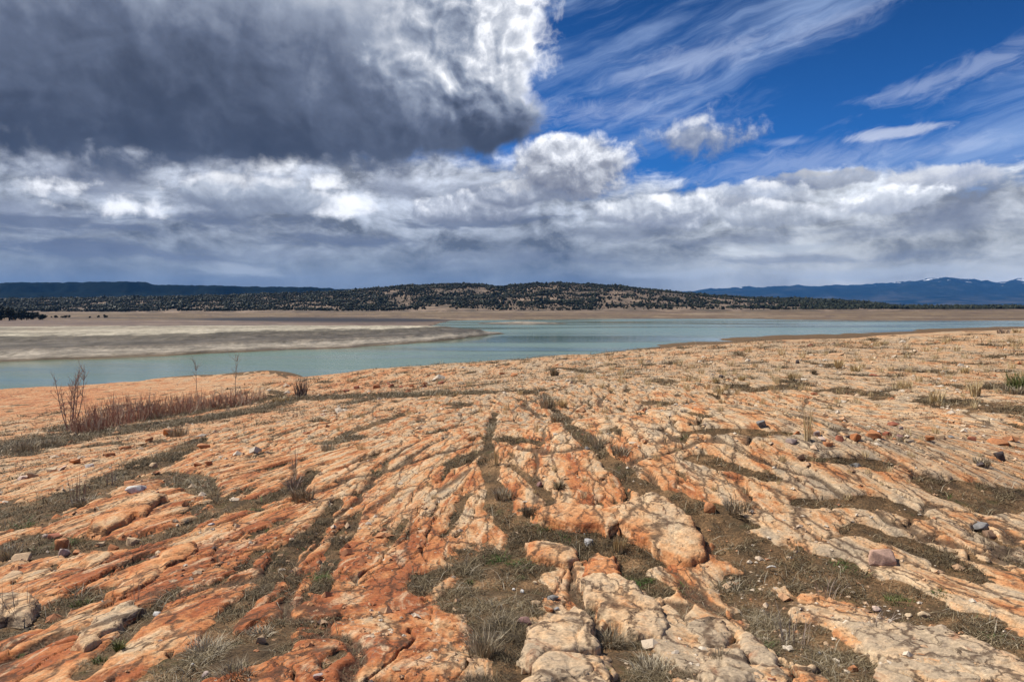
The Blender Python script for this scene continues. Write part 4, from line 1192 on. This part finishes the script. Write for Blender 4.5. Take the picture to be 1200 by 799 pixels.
for i, (px, py, w, h, c) in enumerate(row):
    stone(px, py, w, h, c, f'{look[c]} cobble, {ordn[i]} from the left in the row on the right shelf', .6, group='row of cobbles on the right shelf', name='cobble', cat='stone')
back = [(405, 459, 8, 5, 'red'), (418, 455, 9, 6, 'red'), (441, 455, 9, 6, 'rust'), (458, 453, 7, 5, 'red'), (470, 454, 6, 4, 'red'), (483, 454, 8, 5, 'rust'), (455, 449, 6, 4, 'red'), (497, 450, 7, 4, 'orange'), (517, 450, 8, 5, 'red'), (603, 440, 9, 6, 'orange'), (588, 438, 7, 4, 'rust')]
back.sort()
for i, (px, py, w, h, c) in enumerate(back):
    stone(px, py, w, h, c, f'{look[c]} stone, {ordn[i]} from the left in the line above the grass strip', .8, group='line of red stones above the grass strip')
edge = [(24, 564, 14, 8, 'pinkwhite'), (38, 561, 16, 9, 'tan'), (58, 555, 13, 8, 'cream'), (72, 553, 11, 7, 'pinkwhite'), (86, 546, 12, 7, 'orange'), (112, 541, 14, 6, 'tan'), (128, 536, 12, 6, 'orange'), (146, 528, 14, 7, 'rust'), (163, 523, 14, 6, 'tan'), (176, 518, 12, 6, 'orange')]
for i, (px, py, w, h, c) in enumerate(edge):
    stone(px, py, w, h, c, f'{look[c]} block, {ordn[i]} from the left along the broken left ledge', .9, group='blocks of the broken left ledge', name='rock_block', cat='rock')

# curved white fragment
def fragment():
    x, y, z, m = spot(904, 667)
    t = np.linspace(0, 1, 9); p = np.stack([(t - .5) * 11 * m, np.zeros(9) - .01 * t, .015 + .022 * np.sin(t * 2.2)], 1)
    v, q = tube_arrays(p, np.array([.003, .005, .006, .0065, .0065, .006, .0055, .005, .003]), 7)
    me = mesh_from('bone_fragment', v, q, mats=[stone_mat('white', C['white'])])
    o = link('bone_fragment', me, label='small curved white bone lying on the right front soil', category='bone'); o.location = (x, y, z); o.rotation_euler = (0, 0, -.45)
fragment()

# loose chips and grit too many to count
def build_pebbles():
    rng = np.random.default_rng(21)
    n = 26000
    r = np.exp(rng.uniform(math.log(2.6), math.log(55), n)); a = rng.uniform(R(-42), R(42), n)
    X, Y = r * np.sin(a), r * np.cos(a); z, at_ = ground_eval(X, Y)
    pn = fbm(X / 1.6, Y / 2.2, 3, 230)
    keep = (pn + rng.normal(0, .3, n)) > .25
    X, Y, z, r = X[keep], Y[keep], z[keep], r[keep]; rust = at_['rust'][keep]; m = len(X)
    oct_v = np.array([(1, 0, 0), (0, 1, 0), (-1, 0, 0), (0, -1, 0), (0, 0, 1), (.6, .6, .5), (-.6, .6, .55), (-.6, -.6, .5), (.6, -.6, .45)])
    tri = np.array([(0, 5, 4), (5, 1, 4), (1, 6, 4), (6, 2, 4), (2, 7, 4), (7, 3, 4), (3, 8, 4), (8, 0, 4), (0, 1, 5), (1, 2, 6), (2, 3, 7), (3, 0, 8)])
    size = np.exp(rng.normal(0, .55, m)) * (.0035 + .0013 * r)
    ro = rng.random(m) * 6.283; c, s = np.cos(ro), np.sin(ro)
    jit = 1 + .35 * rng.normal(0, 1, (m, 9, 1)).clip(-1, 1)
    P = oct_v[None] * jit * size[:, None, None] * np.stack([np.ones(m), .55 + .5 * rng.random(m), .45 + .35 * rng.random(m)], 1)[:, None, :]
    Q = P.copy(); Q[..., 0] = P[..., 0] * c[:, None] - P[..., 1] * s[:, None]; Q[..., 1] = P[..., 0] * s[:, None] + P[..., 1] * c[:, None]
    Q += np.stack([X, Y, z], 1)[:, None, :]
    T = (np.arange(m)[:, None, None] * 9 + tri[None]).reshape(-1, 3)
    tint = np.clip(.35 + .5 * (rust - .5) + rng.normal(0, .22, m), 0, 1)
    mt = blade_mat('loose_chips', [(.0, (.60, .50, .38)), (.3, (.52, .35, .21)), (.6, (.46, .22, .10)), (.85, (.30, .11, .055)), (1., (.14, .09, .07))], .9)
    link('gravel', mesh_from('gravel', Q.reshape(-1, 3), tris=T, attrs={'tint': np.repeat(tint, 9)}, mats=[mt], smooth=False), kind='stuff', label='loose sandstone chips scattered over the shelf')
build_pebbles()

# ------------------------------------------------------------------ separate sandstone slabs
def seg_dist(px, py, poly):
    d = np.full(px.shape, 1e9); ins = np.zeros(px.shape, bool)
    n = len(poly)
    for i in range(n):
        ax, ay = poly[i]; bx, by = poly[(i + 1) % n]
        t = np.clip(((px - ax) * (bx - ax) + (py - ay) * (by - ay)) / ((bx - ax) ** 2 + (by - ay) ** 2 + 1e-9), 0, 1)
        d = np.minimum(d, np.hypot(px - ax - t * (bx - ax), py - ay - t * (by - ay)))
        cr = ((ay > py) != (by > py)) & (px < (bx - ax) * (py - ay) / (by - ay + 1e-12) + ax)
        ins ^= cr
    return np.where(ins, d, -d)

def slab(poly, thick, rust, label, tilt=(0, 0), seed=0, res=None, name='sandstone_block', lay=3.0):
    pts = np.array([on_ground(*p) for p in poly])
    cx, cy = pts.mean(0); r = math.hypot(cx, cy)
    res = res or max(.009, .0030 * r)
    mg = .05 + thick
    xs = np.arange(pts[:, 0].min() - mg, pts[:, 0].max() + mg, res); ys = np.arange(pts[:, 1].min() - mg, pts[:, 1].max() + mg, res)
    X, Y = np.meshgrid(xs, ys)
    wxx = X + .035 * fbm(X / .22, Y / .22, 3, seed + 300); wyy = Y + .045 * fbm(X / .25, Y / .25, 3, seed + 305)
    sd = seg_dist(wxx, wyy, pts) + .010 * fbm(X / .06, Y / .06, 2, seed + 309)
    bz = base_z(X, Y)
    top = bz + thick + (X - cx) * tilt[0] + (Y - cy) * tilt[1]
    und = fbm(X / .5, Y / .9, 4, seed + 310)
    q = und * 2.2 + (X - cx) * lay + .8 * fbm(X / .2, Y / .35, 3, seed + 311); fr = q - np.floor(q)
    top = top + .011 * und + (np.floor(q) + sstep(.82, .97, fr) - q) * .009 + .005 * fbm(X / .07, Y / .1, 3, seed + 313)
    g1, g2, cid, _, _ = worley(wxx / .42 + seed, wyy / .6, seed % 20)
    ck = 1 - sstep(.02, .07, g2 - g1)
    rr_ = np.random.default_rng(seed).random(256)
    top = top - .018 * ck * (rr_[cid] > .45) + (rr_[cid] - .5) * .016
    rnd = .035 + .02 * und
    prof = np.where(sd > 0, 1 - .30 * np.exp(-np.clip(sd, 0, 1) / .02) * .8, 0)
    drop = sstep(-.045, .008, sd + .012 * fbm(X / .09, Y / .09, 2, seed + 330))
    z = (bz - .10) * (1 - drop) + (bz - .10 + (top - bz + .10) * prof) * drop
    rs = np.clip(rust + .30 * fbm(X / .5, Y / .8, 4, seed + 320) + .25 * (1 - sstep(0, .07, sd)) * (rust > .2), 0, 1)
    qd = grid_quads(len(ys), len(xs)); qd = qd[sd.ravel()[qd].max(1) > -.03]
    used = np.unique(qd); remap = np.zeros(X.size, np.int64); remap[used] = np.arange(len(used))
    o0 = np.array([cx, cy, float(base_z(cx, cy))])
    v = np.stack([X.ravel(), Y.ravel(), z.ravel()], 1)[used] - o0
    o = link(name, mesh_from(name, v, remap[qd], attrs={'rust': rs.ravel()[used], 'strike': X.ravel()[used]}, mats=[SLAB]), label=label, category='rock', kind='thing')
    o.location = o0
    return o

slab([(612, 757), (621, 745), (647, 734), (675, 727), (689, 735), (694, 745), (706, 764), (703, 774), (668, 774), (643, 775), (626, 785), (610, 788)], .085, .16, 'pale rounded sandstone slab with an orange left corner in the front centre', (.03, .05), 1)
slab([(626, 789), (642, 777), (671, 775), (704, 777), (713, 789), (722, 805), (730, 835), (600, 835)], .075, .14, 'pale slab cut by the bottom edge under the rounded slab', (0, .03), 2)
slab([(681, 686), (700, 681), (728, 683), (745, 694), (757, 705), (775, 720), (790, 742), (776, 754), (742, 749), (728, 736), (706, 733), (702, 714), (686, 712)], .085, .20, 'long cream block column with a knobbly foot right of the soil hollow', (.02, .03), 3)
slab([(684, 664), (722, 660), (730, 668), (727, 681), (700, 680), (682, 682)], .07, .68, 'bright orange bench of rock behind the cream block column', (0, 0), 4)
slab([(614, 642), (640, 636), (652, 640), (677, 646), (679, 657), (664, 665), (648, 662), (630, 657), (615, 653)], .06, .52, 'small orange and cream slab island in the soil hollow', (0, -.02), 5)
slab([(700, 607), (738, 594), (764, 588), (802, 606), (824, 636), (828, 660), (802, 668), (772, 654), (742, 634), (727, 622)], .10, .36, 'broad pale slab with orange right flank above the soil hollow', (.03, .02), 6)
slab([(628, 603), (655, 597), (690, 598), (722, 604), (727, 622), (712, 628), (690, 623), (655, 620), (634, 616)], .085, .42, 'blocky tan ledge with a bright face left of the broad slab', (0, .03), 7)
slab([(103, 630), (110, 616), (143, 592), (170, 587), (200, 589), (178, 600), (169, 611), (158, 610), (152, 617), (125, 630)], .11, .42, 'overhanging tan slab tilted above the left soil', (.02, .02), 8)
slab([(86, 666), (110, 650), (134, 652), (122, 663), (104, 674)], .06, .50, 'tilted orange plate with a shaded edge in the left rubble', (.0, .03), 9)
slab([(78, 765), (103, 735), (133, 718), (157, 708), (170, 717), (140, 739), (117, 752), (97, 769)], .05, .18, 'cream coloured ridge slab between two orange ridges at left', (.03, .0), 10)
slab([(125, 702), (160, 668), (200, 648), (230, 640), (232, 650), (200, 668), (173, 689), (143, 705)], .06, .66, 'smooth reddish ridge slab running up from the left', (.03, .02), 11)
slab([(-14, 707), (18, 702), (44, 706), (48, 720), (30, 734), (-14, 738)], .08, .10, 'pale greyish boulder slab at the left edge', (0, 0), 12)
slab([(985, 738), (1010, 735), (1060, 738), (1110, 747), (1150, 760), (1200, 785), (1240, 815), (1190, 835), (1110, 812), (1060, 795), (1020, 770)], .06, .10, 'long pale layered slab at the bottom right', (.02, .03), 13)
slab([(803, 738), (828, 729), (856, 737), (862, 752), (846, 764), (818, 764)], .06, .10, 'upper pale block of the cracked group right of centre', (0, .02), 14)
slab([(826, 773), (852, 766), (874, 774), (892, 796), (880, 825), (840, 825), (816, 800)], .06, .08, 'lower pale block of the cracked group right of centre', (0, .02), 15)
slab([(862, 744), (884, 750), (902, 770), (930, 800), (900, 806), (880, 778), (866, 764)], .05, .12, 'narrow pale block of the cracked group right of centre', (0, .0), 16)

# ------------------------------------------------------------------ junipers
LEAF, _nt, _b = new_mat('juniper_foliage'); _g = G(_nt)
_oi = _nt.nodes.new('ShaderNodeObjectInfo')
_nn = _g.noise(_g.world_pos(), .9, 3, .6)
_nt.links.new(_g.ramp(_nn, [(.3, (.018, .024, .014)), (.55, (.034, .038, .021)), (.75, (.075, .073, .041))]), _b.inputs['Base Color'])  # foliage colour darkened in place of cloud shadow falling on the hills
_b.inputs['Specular IOR Level'].default_value = .05
WOOD, _nt, _b = new_mat('juniper_trunk'); _b.inputs['Base Color'].default_value = (.11, .08, .06, 1)

def juniper_mesh(seed, n):
    """unit juniper: short trunk and an uneven crown of small leaf clumps"""
    rng = np.random.default_rng(seed)
    lob = rng.normal(0, .22, (6, 3)) * np.array([1, 1, .7]) + np.array([0, 0, .55])
    lr = .20 + .16 * rng.random(6)
    c = rng.integers(0, 6, n)
    d = rng.normal(0, 1, (n, 3)); d /= np.linalg.norm(d, axis=1)[:, None]
    p = lob[c] + d * (lr[c] * (.55 + .5 * rng.random(n)))[:, None]
    p[:, 2] = np.clip(p[:, 2], .08, None)
    a = rng.normal(0, 1, (n, 3)); a /= np.linalg.norm(a, axis=1)[:, None]; b = np.cross(a, d); b /= np.linalg.norm(b, axis=1)[:, None] + 1e-6
    s = (.075 + .06 * rng.random(n))[:, None]
    V = np.stack([p + a * s, p + b * s * .8, p - a * s, p - b * s * .8 + d * s * .6], 1).reshape(-1, 3)
    Q = np.arange(n * 4).reshape(-1, 4)
    tv, tq = tube_arrays([(0, 0, -.1), (.02, 0, .2), (.0, .02, .5)], [.05, .04, .02], 5)
    return mesh_from('juniper_tree', np.concatenate([V, tv]), np.concatenate([Q, tq + len(V)]), mats=[LEAF, WOOD], smooth=False, face_mat=np.concatenate([np.zeros(n), np.ones(len(tq))]))

def build_trees():
    rng = np.random.default_rng(42)
    var = [juniper_mesh(500 + i, 260) for i in range(5)]
    n = 118000
    u = rng.uniform(-1.25, .90, n); Y = np.sqrt(rng.uniform(1005 ** 2, 1530 ** 2, n)); X = u * Y
    px = 600 + F * u
    z = hill_z(X, Y); b = interp(px, BASE1000)
    clear = fbm(X / 55., Y / 60., 4, 92) + .5 * fbm(X / 17., Y / 24., 3, 93)
    slope_side = .42 * sstep(640, 720, px) * (1 - sstep(880, 960, px)) * (1 - sstep(1380, 1480, Y))
    lowband = sstep(1000, 1040, Y + 25 * fbm(X / 120., Y / 50., 2, 94)) - .22 * (1 - sstep(1045, 1110, Y)) * sstep(380, 480, px)
    dens = np.clip(.60 - .95 * clear - slope_side, .04, 1) * np.clip(lowband, .0, 1)
    dens = np.where(Y > 1420, np.maximum(dens, .75), dens)
    keep = rng.random(n) < dens * .95
    X, Y, z, px = X[keep], Y[keep], z[keep], px[keep]
    H = rng.uniform(1.4, 3.6, len(X)) * np.clip(1 + .7 * fbm(X / 40., Y / 50., 3, 97), .6, 1.6) * (1 + .35 * (rng.random(len(X)) < .15)); W = H * rng.uniform(.65, 1.0, len(X))
    order = np.argsort(Y); X, Y, z, H, W = X[order], Y[order], z[order], H[order], W[order]
    src = None
    nt_ = 270
    for i in range(nt_):
        if src is None:
            o = bpy.data.objects.new('juniper_tree', var[0]); COL.objects.link(o); src = o
            o['label'] = 'small dark juniper at the foot of the far hills'; o['category'] = 'tree'; o['group'] = 'junipers at the foot of the far hills'
        else:
            o = src.copy(); o.data = var[i % 5]; COL.objects.link(o)
        o.location = (X[i], Y[i], z[i] - .1); o.scale = (W[i] * 1.25, W[i] * 1.25, H[i]); o.rotation_euler = (0, 0, rng.random() * 6.28)
    # the rest of the wood as one mass
    ico = bmesh.new(); bmesh.ops.create_icosphere(ico, subdivisions=1, radius=1.08); iv = np.array([v.co[:] for v in ico.verts]); it = np.array([[v.index for v in f.verts] for f in ico.faces]); ico.free()
    X, Y, z, H, W = X[nt_:], Y[nt_:], z[nt_:], H[nt_:], W[nt_:]; m = len(X)
    jit = 1 + .28 * rng.normal(0, 1, (m, len(iv), 1)).clip(-1.2, 1.2)
    P = iv[None] * jit * np.stack([W * .55, W * .55, H * .52], 1)[:, None, :]
    P += np.stack([X, Y, z + H * .42], 1)[:, None, :]
    T = (np.arange(m)[:, None, None] * len(iv) + it[None]).reshape(-1, 3)
    me = mesh_from('juniper_woodland', P.reshape(-1, 3), tris=T, mats=[LEAF], smooth=False)
    link('juniper_woodland', me, kind='stuff', label='dark juniper woodland covering the far hills')
    print('trees', m)
    # low wood on the plain in front of the mountains
    k = 2600
    u = rng.uniform(.30, .80, k); Y = rng.uniform(1180, 1420, k); X = u * Y
    H = rng.uniform(3.5, 6.5, k) * (1 - .5 * (fbm(X / 70., Y / 70., 3, 410) < -.1)); W = H * .8
    P = iv[None] * (1 + .28 * rng.normal(0, 1, (k, len(iv), 1)).clip(-1.2, 1.2)) * np.stack([W * .6, W * .6, H * .5], 1)[:, None, :]
    P += np.stack([X, Y, -2.5 + H * .45 + 3.5 * sstep(1180, 1330, Y)], 1)[:, None, :]
    T = (np.arange(k)[:, None, None] * len(iv) + it[None]).reshape(-1, 3)
    link('far_woodland', mesh_from('far_woodland', P.reshape(-1, 3), tris=T, mats=[LEAF], smooth=False), kind='stuff', label='low dark line of trees on the plain below the mountains')
    # the grove at the left edge and the dark scrub trees along the channel
    first = None
    for i in range(46):
        if i < 32: px_, d_, h_ = rng.uniform(-60, 52), rng.uniform(560, 720), rng.uniform(7, 11.5)
        else: px_, d_, h_ = rng.uniform(50, 132), rng.uniform(690, 730), rng.uniform(1.6, 3.2)
        if i < 32: h_ *= .55 + .45 * (1 - max(0, px_) / 52)
        x_ = (px_ - 600) / F * d_; zz = float(land_z(np.array([x_]), np.array([d_]))[0][0])
        if first is None:
            o = bpy.data.objects.new('juniper_tree', var[1]); COL.objects.link(o); first = o
            o['category'] = 'tree'
        else:
            o = first.copy(); o.data = var[i % 5]; COL.objects.link(o)
        o['label'] = 'dark bushy juniper in the grove on the left far shore' if i < 32 else 'low dark scrub tree in the line right of the grove'
        o['group'] = 'junipers of the grove on the left far shore' if i < 32 else 'scrub trees right of the grove'
        o.location = (x_, d_, zz - .2); o.scale = (h_ * 1.0, h_ * 1.0, h_); o.rotation_euler = (0, 0, rng.random() * 6.28)
build_trees()
